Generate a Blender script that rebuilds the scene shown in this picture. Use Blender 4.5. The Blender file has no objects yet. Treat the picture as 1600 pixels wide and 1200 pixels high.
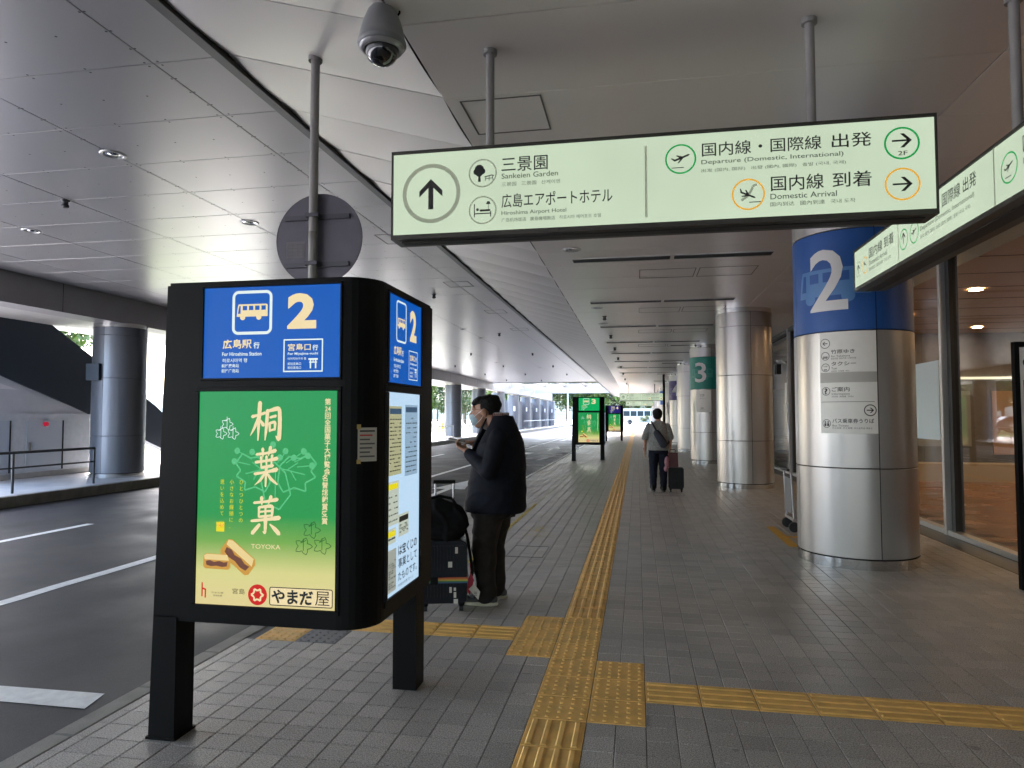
import bpy, bmesh, math, random
from mathutils import Vector, Matrix, noise, Euler
random.seed(7)
R = math.radians
C = bpy.context.scene.collection
SC = bpy.context.scene

# ------------------------------------------------------------------ camera
F = 1069.0
EYE = 1.57
PITCH, YAW = R(2.678), R(10.379)
cam_d = bpy.data.cameras.new('camera'); cam = bpy.data.objects.new('camera', cam_d); C.objects.link(cam)
cam_d.sensor_width = 36; cam_d.lens = 36 * F / 1600; cam_d.clip_start = 0.05; cam_d.clip_end = 3000
FW = Vector((-math.sin(YAW) * math.cos(PITCH), math.cos(YAW) * math.cos(PITCH), math.sin(PITCH)))
RT = Vector((math.cos(YAW), math.sin(YAW), 0)); UP = RT.cross(FW)
cam.matrix_world = Matrix(((RT.x, UP.x, -FW.x, 0), (RT.y, UP.y, -FW.y, 0), (RT.z, UP.z, -FW.z, EYE), (0, 0, 0, 1)))
SC.camera = cam

# ------------------------------------------------------------------ light
EXPO = 4.1
K = 2 ** -EXPO
w = bpy.data.worlds.new('World'); SC.world = w; w.use_nodes = True
nt = w.node_tree; sky = nt.nodes.new('ShaderNodeTexSky'); sky.sky_type = 'NISHITA'; sky.sun_disc = False
sky.sun_elevation = R(48); sky.sun_rotation = R(-40); sky.air_density = 1.0; sky.dust_density = 3.5; sky.ozone_density = 1.5
nt.links.new(sky.outputs[0], nt.nodes['Background'].inputs[0]); nt.nodes['Background'].inputs[1].default_value = 0.15
sun_d = bpy.data.lights.new('sun', 'SUN'); sun_d.energy = 0.5; sun_d.angle = R(14); sun_d.color = (1, .95, .9)
sun = bpy.data.objects.new('sun', sun_d); C.objects.link(sun)
# sun_rotation is clockwise from +Y seen from above: -40 deg puts the sun ahead and to the left
az, el = R(-40), R(48)
sdir = Vector((math.sin(az) * math.cos(el), math.cos(az) * math.cos(el), math.sin(el)))
sun.rotation_euler = sdir.to_track_quat('Z', 'Y').to_euler(); sun.location = (-30, 40, 60)
SC.view_settings.view_transform = 'Standard'; SC.view_settings.look = 'None'; SC.view_settings.gamma = 1
SC.view_settings.exposure = EXPO; SC.view_settings.use_curve_mapping = False
SC.cycles.use_denoising = True; SC.cycles.max_bounces = 10; SC.cycles.diffuse_bounces = 6; SC.cycles.glossy_bounces = 5
SC.cycles.transparent_max_bounces = 16; SC.cycles.caustics_reflective = False; SC.cycles.caustics_refractive = False
SC.cycles.sample_clamp_indirect = 6

# ------------------------------------------------------------------ materials
MATS = {}
def srgb(r, g, b):
    f = lambda c: (c / 255 / 12.92) if c / 255 <= .04045 else ((c / 255 + .055) / 1.055) ** 2.4
    return (f(r), f(g), f(b))
def mat(name, col, rough=.5, metal=0, var=.0, scale=8, bump=0, bscale=60, emit=None, estr=0, rvar=0, stretch=None, spec=.5, coat=0):
    if name in MATS: return MATS[name]
    m = bpy.data.materials.new(name); m.use_nodes = True; n = m.node_tree; b = n.nodes['Principled BSDF']
    b.inputs['Base Color'].default_value = (*col, 1); b.inputs['Roughness'].default_value = rough
    b.inputs['Metallic'].default_value = metal; b.inputs['Specular IOR Level'].default_value = spec
    b.inputs['Coat Weight'].default_value = coat
    if emit: b.inputs['Emission Color'].default_value = (*emit, 1); b.inputs['Emission Strength'].default_value = estr
    if var or bump or rvar:
        tc = n.nodes.new('ShaderNodeNewGeometry'); mp = n.nodes.new('ShaderNodeMapping')
        n.links.new(tc.outputs['Position'], mp.inputs[0])
        if stretch: mp.inputs['Scale'].default_value = stretch
    if var:
        t = n.nodes.new('ShaderNodeTexNoise'); t.inputs['Scale'].default_value = scale; t.inputs['Detail'].default_value = 6
        n.links.new(mp.outputs[0], t.inputs[0])
        mr = n.nodes.new('ShaderNodeMapRange'); mr.inputs[1].default_value = .3; mr.inputs[2].default_value = .7
        mr.inputs[3].default_value = 1 - var; mr.inputs[4].default_value = 1 + var; n.links.new(t.outputs[0], mr.inputs[0])
        mx = n.nodes.new('ShaderNodeVectorMath'); mx.operation = 'SCALE'; mx.inputs[0].default_value = col
        n.links.new(mr.outputs[0], mx.inputs['Scale'])
        if emit: mx.inputs[0].default_value = emit
        n.links.new(mx.outputs[0], b.inputs['Emission Color' if emit else 'Base Color'])
    if rvar:
        t2 = n.nodes.new('ShaderNodeTexNoise'); t2.inputs['Scale'].default_value = scale * 1.7; t2.inputs['Detail'].default_value = 5
        n.links.new(mp.outputs[0], t2.inputs[0])
        m2 = n.nodes.new('ShaderNodeMapRange'); m2.inputs[1].default_value = .35; m2.inputs[2].default_value = .65
        m2.inputs[3].default_value = max(.02, rough - rvar); m2.inputs[4].default_value = rough + rvar
        n.links.new(t2.outputs[0], m2.inputs[0]); n.links.new(m2.outputs[0], b.inputs['Roughness'])
    if bump:
        t3 = n.nodes.new('ShaderNodeTexNoise'); t3.inputs['Scale'].default_value = bscale; t3.inputs['Detail'].default_value = 4
        n.links.new(mp.outputs[0], t3.inputs[0])
        bp = n.nodes.new('ShaderNodeBump'); bp.inputs['Strength'].default_value = bump; bp.inputs['Distance'].default_value = .01
        n.links.new(t3.outputs[0], bp.inputs['Height']); n.links.new(bp.outputs[0], b.inputs['Normal'])
    MATS[name] = m; return m
def lit(name, col, s=1.0, var=0, scale=1.5):
    """backlit print: col is the linear colour it should show"""
    return mat(name, tuple(c * .12 for c in col), .4, emit=col, estr=s * K * .97, spec=.25, var=var, scale=scale)

def tile_mat(name, c1, c2, px, py, sx, sy, rough=.5, warm=True):
    """granite-like paving: a tone for each tile plus speckle; the tone is found from the tile's own place in the grid"""
    m = bpy.data.materials.new(name); m.use_nodes = True; n = m.node_tree; b = n.nodes['Principled BSDF']
    g = n.nodes.new('ShaderNodeNewGeometry')
    sub = n.nodes.new('ShaderNodeVectorMath'); sub.operation = 'SUBTRACT'; sub.inputs[1].default_value = (px, py, -.5)
    n.links.new(g.outputs['Position'], sub.inputs[0])
    dv = n.nodes.new('ShaderNodeVectorMath'); dv.operation = 'DIVIDE'; dv.inputs[1].default_value = (sx, sy, 9); n.links.new(sub.outputs[0], dv.inputs[0])
    fl = n.nodes.new('ShaderNodeVectorMath'); fl.operation = 'FLOOR'; n.links.new(dv.outputs[0], fl.inputs[0])
    wn = n.nodes.new('ShaderNodeTexWhiteNoise'); n.links.new(fl.outputs[0], wn.inputs[0])
    sp = n.nodes.new('ShaderNodeTexNoise'); sp.inputs['Scale'].default_value = 150; sp.inputs['Detail'].default_value = 3; n.links.new(g.outputs['Position'], sp.inputs[0])
    bl = n.nodes.new('ShaderNodeTexNoise'); bl.inputs['Scale'].default_value = 1.1; bl.inputs['Detail'].default_value = 5; n.links.new(g.outputs['Position'], bl.inputs[0])
    mix = n.nodes.new('ShaderNodeMix'); mix.data_type = 'RGBA'; mix.inputs[6].default_value = (*c1, 1); mix.inputs[7].default_value = (*c2, 1)
    n.links.new(wn.outputs[0], mix.inputs[0])
    def rng(src, a, b_, lo, hi):
        r = n.nodes.new('ShaderNodeMapRange'); r.inputs[1].default_value = a; r.inputs[2].default_value = b_; r.inputs[3].default_value = lo; r.inputs[4].default_value = hi
        n.links.new(src, r.inputs[0]); return r.outputs[0]
    vo = n.nodes.new('ShaderNodeTexVoronoi'); vo.inputs['Scale'].default_value = 1.7; n.links.new(g.outputs['Position'], vo.inputs[0])
    mu = n.nodes.new('ShaderNodeMath'); mu.operation = 'MULTIPLY'; m9 = n.nodes.new('ShaderNodeMath'); m9.operation = 'MULTIPLY'
    n.links.new(rng(vo.outputs['Distance'], .035, .05, .62, 1.0), m9.inputs[0]); n.links.new(mu.outputs[0], m9.inputs[1])
    n.links.new(rng(sp.outputs[0], .35, .65, .5, 1.5), mu.inputs[0]); n.links.new(rng(bl.outputs[0], .3, .7, .82, 1.15), mu.inputs[1])
    sc = n.nodes.new('ShaderNodeVectorMath'); sc.operation = 'SCALE'; n.links.new(mix.outputs[2], sc.inputs[0]); n.links.new(m9.outputs[0], sc.inputs['Scale'])
    n.links.new(sc.outputs[0], b.inputs['Base Color'])
    n.links.new(rng(bl.outputs[0], .3, .7, rough - .1, rough + .12), b.inputs['Roughness'])
    bp = n.nodes.new('ShaderNodeBump'); bp.inputs['Strength'].default_value = .35; bp.inputs['Distance'].default_value = .003
    n.links.new(sp.outputs[0], bp.inputs['Height']); n.links.new(bp.outputs[0], b.inputs['Normal'])
    MATS[name] = m; return m

def glass_mat(name, tint=(.9, .95, .93), refl=1.0):
    if name in MATS: return MATS[name]
    m = bpy.data.materials.new(name); m.use_nodes = True; n = m.node_tree; n.nodes.clear()
    o = n.nodes.new('ShaderNodeOutputMaterial'); t = n.nodes.new('ShaderNodeBsdfTransparent'); t.inputs[0].default_value = (*tint, 1)
    g = n.nodes.new('ShaderNodeBsdfGlossy'); g.inputs['Roughness'].default_value = .015
    fr = n.nodes.new('ShaderNodeFresnel'); fr.inputs[0].default_value = 1.6
    mu = n.nodes.new('ShaderNodeMath'); mu.operation = 'MULTIPLY'; mu.inputs[1].default_value = refl; mu.use_clamp = True
    mx = n.nodes.new('ShaderNodeMixShader'); n.links.new(fr.outputs[0], mu.inputs[0])
    ge = n.nodes.new('ShaderNodeNewGeometry'); iv = n.nodes.new('ShaderNodeMath'); iv.operation = 'SUBTRACT'; iv.inputs[0].default_value = 1; n.links.new(ge.outputs['Backfacing'], iv.inputs[1])
    m3 = n.nodes.new('ShaderNodeMath'); m3.operation = 'MULTIPLY'; n.links.new(mu.outputs[0], m3.inputs[0]); n.links.new(iv.outputs[0], m3.inputs[1]); n.links.new(m3.outputs[0], mx.inputs[0])
    n.links.new(t.outputs[0], mx.inputs[1]); n.links.new(g.outputs[0], mx.inputs[2]); n.links.new(mx.outputs[0], o.inputs[0])
    MATS[name] = m; return m

# ------------------------------------------------------------------ mesh helpers
class MB:
    def __init__(s): s.v = []; s.f = []; s.m = []; s.mats = []; s.sm = []
    def mi(s, m):
        if m not in s.mats: s.mats.append(m)
        return s.mats.index(m)
    def add(s, vs, fs, m, smooth=False):
        o = len(s.v); s.v += [tuple(v) for v in vs]; k = s.mi(m)
        for f in fs: s.f.append([i + o for i in f]); s.m.append(k); s.sm.append(smooth)
    def box(s, x0, x1, y0, y1, z0, z1, m):
        s.add([(x0,y0,z0),(x1,y0,z0),(x1,y1,z0),(x0,y1,z0),(x0,y0,z1),(x1,y0,z1),(x1,y1,z1),(x0,y1,z1)],
              [(0,3,2,1),(4,5,6,7),(0,1,5,4),(1,2,6,5),(2,3,7,6),(3,0,4,7)], m)
    def prism(s, pts, a, b, m, axis='z', smooth=False):
        """polygon pts in the plane normal to axis, from a to b along it"""
        P = {'z': lambda p, h: (p[0], p[1], h), 'y': lambda p, h: (p[0], h, p[1]), 'x': lambda p, h: (h, p[0], p[1])}[axis]
        n = len(pts); vs = [P(p, a) for p in pts] + [P(p, b) for p in pts]
        flip = axis == 'y'
        fs = [[(i + 1) % n, i, i + n, (i + 1) % n + n][::1 if not flip else -1][::-1] for i in range(n)]
        s.add(vs, fs, m, smooth)
        s.add(vs, [list(range(n))[::-1] if not flip else list(range(n)), [i + n for i in range(n)] if not flip else [i + n for i in range(n)][::-1]], m)
    def tube(s, p0, p1, r0, m, r1=None, n=12, cap=True, smooth=True):
        p0 = Vector(p0); p1 = Vector(p1); r1 = r0 if r1 is None else r1
        d = (p1 - p0).normalized(); a = d.orthogonal().normalized(); b = d.cross(a)
        vs = []
        for p, r in ((p0, r0), (p1, r1)):
            for i in range(n):
                t = 2 * math.pi * i / n; vs.append(p + a * (r * math.cos(t)) + b * (r * math.sin(t)))
        s.add(vs, [(i, (i + 1) % n, (i + 1) % n + n, i + n) for i in range(n)], m, smooth)
        if cap: s.add(vs, [list(range(n))[::-1], [i + n for i in range(n)]], m)
    def path(s, pts, r, m, n=8):
        for a, b in zip(pts, pts[1:]): s.tube(a, b, r, m, n=n)
    def lathe(s, prof, c, m, n=32, a0=0, a1=2 * math.pi, smooth=True):
        """prof = [(radius, z)], c = centre"""
        full = abs(a1 - a0) > 6.28; cols = n if full else n + 1; vs = []
        for i in range(cols):
            t = a0 + (a1 - a0) * i / n
            for r, z in prof: vs.append((c[0] + r * math.cos(t), c[1] + r * math.sin(t), c[2] + z))
        k = len(prof); fs = []
        for i in range(n):
            j = (i + 1) % cols
            for q in range(k - 1): fs.append((i * k + q, j * k + q, j * k + q + 1, i * k + q + 1))
        s.add(vs, fs, m, smooth)
    def hard_lathe(s, prof, c, m, n=32, a0=0, a1=2 * math.pi):
        for p in zip(prof, prof[1:]): s.lathe(list(p), c, m, n, a0, a1)
    def ball(s, c, r, m, n=12, k=8):
        rx, ry, rz = (r, r, r) if not isinstance(r, tuple) else r
        vs = []; fs = []
        for i in range(k + 1):
            a = math.pi * i / k
            for j in range(n):
                t = 2 * math.pi * j / n; vs.append((c[0] + rx * math.sin(a) * math.cos(t), c[1] + ry * math.sin(a) * math.sin(t), c[2] - rz * math.cos(a)))
        for i in range(k):
            for j in range(n): fs.append((i * n + j, i * n + (j + 1) % n, (i + 1) * n + (j + 1) % n, (i + 1) * n + j))
        s.add(vs, fs, m, True)
    def mesh(s, name):
        me = bpy.data.meshes.new(name); me.from_pydata(s.v, [], s.f)
        for m in s.mats: me.materials.append(m)
        me.polygons.foreach_set('material_index', s.m); me.polygons.foreach_set('use_smooth', s.sm); me.update()
        return me
    def build(s, name, parent=None, loc=None, rz=0, fix=False):
        me = s.mesh(name)
        if fix:
            bm = bmesh.new(); bm.from_mesh(me); bmesh.ops.remove_doubles(bm, verts=bm.verts, dist=1e-5)
            bmesh.ops.recalc_face_normals(bm, faces=bm.faces); bm.to_mesh(me); bm.free()
        return link(name, me, parent, loc, rz)
def link(name, me, parent=None, loc=None, rz=0):
    o = bpy.data.objects.new(name, me); C.objects.link(o)
    if parent is not None: o.parent = parent
    if loc is not None: o.location = loc
    if rz: o.rotation_euler = (0, 0, rz)
    return o
def tag(o, label=None, cat=None, group=None, kind=None):
    if label: o['label'] = label
    if cat: o['category'] = cat
    if group: o['group'] = group
    if kind: o['kind'] = kind
    return o
def empty(name, loc, label, cat, group=None, rz=0):
    o = bpy.data.objects.new(name, None); C.objects.link(o); o.location = loc; o.rotation_euler = (0, 0, rz); o.empty_display_size = .2
    return tag(o, label, cat, group)
def copy_tree(o, parent=None):
    c = o.copy(); C.objects.link(c)
    if parent is not None: c.parent = parent
    for ch in list(o.children): copy_tree(ch, c)
    return c
def seen(p, margin=60):
    d = Vector(p) - Vector((0, 0, EYE)); z = d.dot(FW)
    if z < .1: return 0
    x = 800 + F * d.dot(RT) / z; y = 600 - F * d.dot(UP) / z
    return (1 / z) if -margin < x < 1600 + margin and -margin < y < 1200 + margin else 0
def chamfer_box(sx, sy, sz, m, c, up=1):
    """slab centred on x,y with its visible face at z=0 (up=1: top, up=-1: underside), edges chamfered"""
    mb = MB(); hx, hy = sx / 2, sy / 2; zb = -sz * up; zc = -c * up
    vs = [(-hx+c,-hy+c,0),(hx-c,-hy+c,0),(hx-c,hy-c,0),(-hx+c,hy-c,0),(-hx,-hy,zc),(hx,-hy,zc),(hx,hy,zc),(-hx,hy,zc),(-hx,-hy,zb),(hx,-hy,zb),(hx,hy,zb),(-hx,hy,zb)]
    fs = [(0,1,2,3)] + [(i+4,(i+1)%4+4,(i+1)%4,i) for i in range(4)] + [(i+8,(i+1)%4+8,(i+1)%4+4,i+4) for i in range(4)]
    if up < 0: fs = [f[::-1] for f in fs]
    mb.add(vs, fs, m); return mb
def pieces(parent, name, stuffname, items, m, sz, c, up=1, limit=300, rot=None):
    """items: (x, y, z, sx, sy); the ones that show largest become parts, the rest one joined part"""
    sc = sorted(items, key=lambda q: -seen((q[0], q[1], q[2])) * q[3] * q[4] if seen((q[0], q[1], q[2])) else 1)
    one = [q for q in sc[:limit] if seen((q[0], q[1], q[2])) > 0]; rest = sc[len(one):]
    cache = {}
    def me(q):
        k = (round(q[3], 4), round(q[4], 4))
        if k not in cache: cache[k] = chamfer_box(q[3], q[4], sz, m, c, up)
        return cache[k]
    mc = {}
    for q in one:
        k = (round(q[3], 4), round(q[4], 4))
        if k not in mc: mc[k] = me(q).mesh(name)
        o = link(name, mc[k], parent, (q[0], q[1], q[2] + random.uniform(-.0006, .0006)))
    if rest:
        big = MB()
        for q in rest:
            t = me(q); big.add([(v[0] + q[0], v[1] + q[1], v[2] + q[2]) for v in t.v], t.f, m)
        o = big.build(stuffname, parent); o['kind'] = 'stuff'

# flat graphics on a face: local u (right), v (up), layer
FONTC = {}
def text_geo(s, off):
    key = (s, off)
    if key in FONTC: return FONTC[key]
    cu = bpy.data.curves.new('t', 'FONT'); cu.body = s; cu.offset = off; cu.resolution_u = 3; cu.size = 1
    ob = bpy.data.objects.new('t', cu); C.objects.link(ob)
    dg = bpy.context.evaluated_depsgraph_get(); me = bpy.data.meshes.new_from_object(ob.evaluated_get(dg))
    vs = [(v.co.x, v.co.y) for v in me.vertices]; fs = [list(p.vertices) for p in me.polygons]
    flip = bool(fs) and sum(p.normal.z for p in me.polygons) < 0
    if flip: fs = [f[::-1] for f in fs]
    bpy.data.objects.remove(ob); bpy.data.meshes.remove(me); bpy.data.curves.remove(cu)
    FONTC[key] = (vs, fs); return FONTC[key]
class Face:
    def __init__(s, fr): s.mb = MB(); s.fr = fr
    def raw(s, pts, fs, m, l=1): s.mb.add([s.fr(p[0], p[1], .0009 * l) for p in pts], fs, m)
    def poly(s, pts, m, l=1):
        a = sum(p[0] * q[1] - q[0] * p[1] for p, q in zip(pts, pts[1:] + pts[:1]))
        if a < 0: pts = pts[::-1]
        s.raw(pts, [list(range(len(pts)))], m, l)
    def rect(s, u0, v0, u1, v1, m, l=1): s.poly([(u0, v0), (u1, v0), (u1, v1), (u0, v1)], m, l)
    def grid(s, u0, v0, u1, v1, m, l=1, n=12):
        for i in range(n): s.rect(u0 + (u1 - u0) * i / n, v0, u0 + (u1 - u0) * (i + 1) / n, v1, m, l)
    def rrect(s, u0, v0, u1, v1, r, m, l=1):
        pts = []
        for cx, cy, a in ((u1 - r, v1 - r, 0), (u0 + r, v1 - r, 90), (u0 + r, v0 + r, 180), (u1 - r, v0 + r, 270)):
            pts += [(cx + r * math.cos(R(a + k * 15)), cy + r * math.sin(R(a + k * 15))) for k in range(7)]
        s.poly(pts, m, l); return pts
    def rframe(s, u0, v0, u1, v1, r, t, m, l=1):
        def loop(d):
            rr = max(r - d, .0002); pts = []
            for cx, cy, a in ((u1 - d - rr, v1 - d - rr, 0), (u0 + d + rr, v1 - d - rr, 90), (u0 + d + rr, v0 + d + rr, 180), (u1 - d - rr, v0 + d + rr, 270)):
                pts += [(cx + rr * math.cos(R(a + k * 15)), cy + rr * math.sin(R(a + k * 15))) for k in range(7)]
            return pts
        o, i = loop(0), loop(t); n = len(o); s.raw(o + i, [(k, (k + 1) % n, (k + 1) % n + n, k + n) for k in range(n)], m, l)
    def disc(s, u, v, r, m, l=1, n=24): s.poly([(u + r * math.cos(2 * math.pi * k / n), v + r * math.sin(2 * math.pi * k / n)) for k in range(n)], m, l)
    def ring(s, u, v, r, t, m, l=1, n=36):
        p = [(u + q * math.cos(2 * math.pi * k / n), v + q * math.sin(2 * math.pi * k / n)) for q in (r, r - t) for k in range(n)]
        s.raw(p, [(k, (k + 1) % n, (k + 1) % n + n, k + n) for k in range(n)], m, l)
    def line(s, pts, t, m, l=1):
        for (a, b), (c, d) in zip(pts, pts[1:]):
            L = math.hypot(c - a, d - b) or 1; nx, ny = -(d - b) / L * t / 2, (c - a) / L * t / 2
            s.poly([(a + nx, b + ny), (a - nx, b - ny), (c - nx, d - ny), (c + nx, d + ny)], m, l)
    def text(s, t, u0, v0, u1, v1, m, l=2, off=.0, warp=0, shear=0, keep=False):
        vs, fs = text_geo(t, off)
        if not vs: return
        x0 = min(v[0] for v in vs); x1 = max(v[0] for v in vs); y0 = min(v[1] for v in vs); y1 = max(v[1] for v in vs)
        sx = (u1 - u0) / max(x1 - x0, 1e-6); sy = (v1 - v0) / max(y1 - y0, 1e-6)
        if keep: sx = sy
        out = []
        for x, y in vs:
            a = (x - x0); b = (y - y0)
            if warp:
                q = Vector((a * 3.1, b * 3.1, 7.3)); a += warp * noise.noise(q); b += warp * noise.noise(q + Vector((9, 4, 1)))
            out.append((u0 + a * sx + shear * b * sy, v0 + b * sy))
        s.raw(out, fs, m, l)
    def vtext(s, t, uc, vtop, size, step, m, l=2, off=.0):
        t = [c if c != '#' else '24' for c in t]
        for i, ch in enumerate(t):
            if ch in ' 　': continue
            vs, fs = text_geo(ch, off)
            x0 = min(v[0] for v in vs); x1 = max(v[0] for v in vs)
            if len(ch) > 1: vs = [((v[0] - x0) * .9 / (x1 - x0) + .05, v[1]) for v in vs]
            y0 = -.12; s.raw([(uc + (v[0] - .5) * size, vtop - i * step - size + (v[1] - y0) * size) for v in vs], fs, m, l)
    def brush(s, strokes, u0, v0, u1, v1, m, l=4):
        """brush strokes: points (x right, y down, width) in a unit box"""
        W, H_ = u1 - u0, v1 - v0
        for k, st in enumerate(strokes):
            pts = []
            for i in range(len(st) - 1):
                for q in range(6):
                    t = q / 6; a, b = st[i], st[i + 1]; pts.append([a[j] + (b[j] - a[j]) * t for j in range(3)])
            pts.append(list(st[-1])); 
            for _ in range(2): pts = [pts[0]] + [[(a[j] + 2 * b[j] + c[j]) / 4 for j in range(3)] for a, b, c in zip(pts, pts[1:], pts[2:])] + [pts[-1]]
            L_, R_ = [], []
            for i, (x, y, w_) in enumerate(pts):
                a, b = pts[max(i - 1, 0)], pts[min(i + 1, len(pts) - 1)]; dx, dy = b[0] - a[0], b[1] - a[1]; n_ = math.hypot(dx, dy) or 1
                ww = w_ * .66 * (1 + .18 * noise.noise(Vector((x * 9, y * 9, k)))); nx, ny = -dy / n_ * ww, dx / n_ * ww
                L_.append((u0 + (x + nx) * W, v1 - (y + ny) * H_)); R_.append((u0 + (x - nx) * W, v1 - (y - ny) * H_))
            n_ = len(L_); s.raw(L_ + R_, [(i, i + 1, i + 1 + n_, i + n_) for i in range(n_ - 1)], m, l + k * .13)
            x, y, w_ = pts[0]; s.disc(u0 + x * W, v1 - y * H_, w_ * .52 * W, m, l + k * .13 + .06, 10); x, y, w_ = pts[-1]; s.disc(u0 + x * W, v1 - y * H_, w_ * .5 * W, m, l + k * .13 + .07, 10)
    def arrow(s, u, v, r, ang, m, l=2, th=.3):
        """shaft and barbed head, pointing along ang; r half length"""
        ca, sa = math.cos(ang), math.sin(ang); T = lambda a, b: (u + a * ca - b * sa, v + a * sa + b * ca); t = r * th / 2
        s.poly([T(-r, -t), T(r * .72, -t), T(r * .72, t), T(-r, t)], m, l)
        s.poly([T(r, 0), T(r * .22, r * .78), T(r * -.18, r * .78), T(r * .58, 0)], m, l + .4)
        s.poly([T(r, 0), T(r * .58, 0), T(r * -.18, -r * .78), T(r * .22, -r * .78)], m, l + .8)
    def bus(s, u0, v0, w_, m, bg, l=2):
        h = w_ * .5; P = lambda a, b: (u0 + a * w_, v0 + b * w_)
        s.poly([P(0, .13), P(1, .13), P(1, .47), P(.96, .5), P(.06, .5), P(.03, .4)], m, l)
        for c in (.2, .72): s.disc(*P(c, .11), .085 * w_, m, l + .5, 16)
        s.poly([P(.045, .22), P(.13, .22), P(.13, .45), P(.085, .45)], bg, l + 1)
        for c in (.2, .4, .6, .8): s.rect(*P(c, .32), *P(c + .14, .45), bg, l + 1)
    def plane_icon(s, u, v, r, ang, m, l=2):
        ca, sa = math.cos(ang), math.sin(ang); T = lambda a, b: (u + (a * ca - b * sa) * r, v + (a * sa + b * ca) * r)
        s.poly([T(-.85, -.03), T(-.7, -.12), T(.7, -.1), T(.88, 0), T(.7, .08), T(-.6, .07)], m, l)
        s.poly([T(-.15, .02), T(.2, .02), T(-.3, .38), T(-.46, .38)], m, l + .4)
        s.poly([T(-.1, -.05), T(.28, -.05), T(-.4, -.42), T(-.56, -.4)], m, l + .5)
        s.poly([T(-.82, .0), T(-.6, .0), T(-.88, .3), T(-1.0, .3)], m, l + .6)
    def build(s, name, parent=None): return s.mb.build(name, parent)
def frame(o, U, V):
    o, U, V = Vector(o), Vector(U).normalized(), Vector(V).normalized(); N = U.cross(V)
    return lambda u, v, w_: o + U * u + V * v + N * w_
def curved(face, cx, cy, cz, rad, th0, step=.035):
    """bend a flat face (built with u right, v up, layer y) round an upright cylinder, cutting it finely first"""
    me = face.mb.mesh('tmp'); bm = bmesh.new(); bm.from_mesh(me); bpy.data.meshes.remove(me)
    us = [v.co.x for v in bm.verts]; u = math.floor(min(us) / step) * step
    while u < max(us):
        bmesh.ops.bisect_plane(bm, geom=bm.verts[:] + bm.edges[:] + bm.faces[:], plane_co=(u, 0, 0), plane_no=(1, 0, 0)); u += step
    for v in bm.verts:
        t = th0 + v.co.x / rad; r = rad + .002 + v.co.z
        v.co = (cx + r * math.cos(t), cy + r * math.sin(t), cz + v.co.y)
    return bm
def ordinal(i): return ['nearest', 'second', 'third', 'fourth', 'fifth', 'sixth', 'seventh', 'eighth', 'ninth', 'tenth', 'eleventh', 'twelfth', 'thirteenth', 'fourteenth', 'fifteenth', 'sixteenth', 'seventeenth', 'eighteenth', 'nineteenth', 'twentieth'][i] if i < 20 else f'{i+1}th'
#@@PART2
# ------------------------------------------------------------------ palette
paint_sheen_w = mat('road paint and kerb sheen', (.78, .78, .75), .6, var=.12, scale=14, bump=.2)
asphalt = tile_mat('asphalt', (.016, .0162, .019), (.022, .0222, .025), 0, 0, 7, 9, .6); asphalt.node_tree.nodes['Principled BSDF'].inputs['Specular IOR Level'].default_value = .28
kerb_m = mat('kerb concrete', (.2, .19, .165), .6, var=.25, scale=5, bump=.3, bscale=90)
conc = mat('pale concrete', (.44, .43, .42), .6, var=.12, scale=3, bump=.2)
ground_m = mat('open ground', (.19, .18, .17), .9, var=.2, scale=.2)
tile_m = tile_mat('paving granite', (.335, .308, .282), (.43, .398, .365), -.57, 3.6, .15, .15, .42)
joint_m = mat('paving joint', (.12, .113, .107), .8)
yel = mat('tactile yellow', (.80, .47, .13), .5, var=.16, scale=9, bump=.2, bscale=150)
tgrey = mat('tactile grey', (.14, .14, .145), .5, var=.1, scale=9)
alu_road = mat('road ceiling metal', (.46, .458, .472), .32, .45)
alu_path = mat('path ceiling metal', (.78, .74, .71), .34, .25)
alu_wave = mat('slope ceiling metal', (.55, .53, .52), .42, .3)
dark = mat('dark void', (.012, .012, .013), .8)
steel = mat('column steel', (.42, .405, .395), .31, .68)
steel_b = mat('blue steel column', (.15, .165, .195), .36, .5)
chrome = mat('polished steel', (.6, .6, .59), .1, 1)
pole_m = mat('pole paint', (.30, .29, .285), .42, .2, var=.05)
blackm = mat('kiosk black', (.004, .004, .0045), .45, var=.2, scale=4, spec=.12)
navy_w = mat('stair navy cladding', (.02, .03, .045), .45, .3, var=.1, scale=1)
grey_w = mat('grey cladding', (.62, .64, .70), .4, .2, var=.06, scale=2)
white_w = mat('white cladding', (.45, .45, .45), .5, var=.05)
beam_m = mat('beam cladding', (.36, .35, .355), .5, .2, var=.06, scale=1)
rail_m = mat('rail paint', (.05, .055, .06), .4, .4)
rail_s = mat('rail steel', (.35, .36, .38), .35, .8)

CZ, RZ = 3.94, 4.45          # path ceiling, road ceiling
XA, XB, XC, XG = -3.2, -1.41, 2.37, 4.12
XK0, XK1 = -2.87, -2.74      # kerb
# ------------------------------------------------------------------ ground, road
def sheet(name, x0, x1, y0, y1, z, m, parent=None, n=1):
    mb = MB(); mb.add([(x0, y0, z), (x1, y0, z), (x1, y1, z), (x0, y1, z)], [(0, 1, 2, 3)], m); return mb.build(name, parent)
tag(sheet('ground', -1500, 1500, -400, 2200, -.2, ground_m), kind='structure')
mb = MB(); mb.box(-11.45, XK0, -30, 135, -.19, -.13, asphalt)
road = tag(mb.build('road'), kind='structure')
z = -.126
def mark(pts, label=None):
    mb = MB(); mb.add([(x, y, z) for x, y in pts], [list(range(len(pts)))], paint_sheen_w)
    o = mb.build('painted_marking', road, fix=True)
    return o
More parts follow.
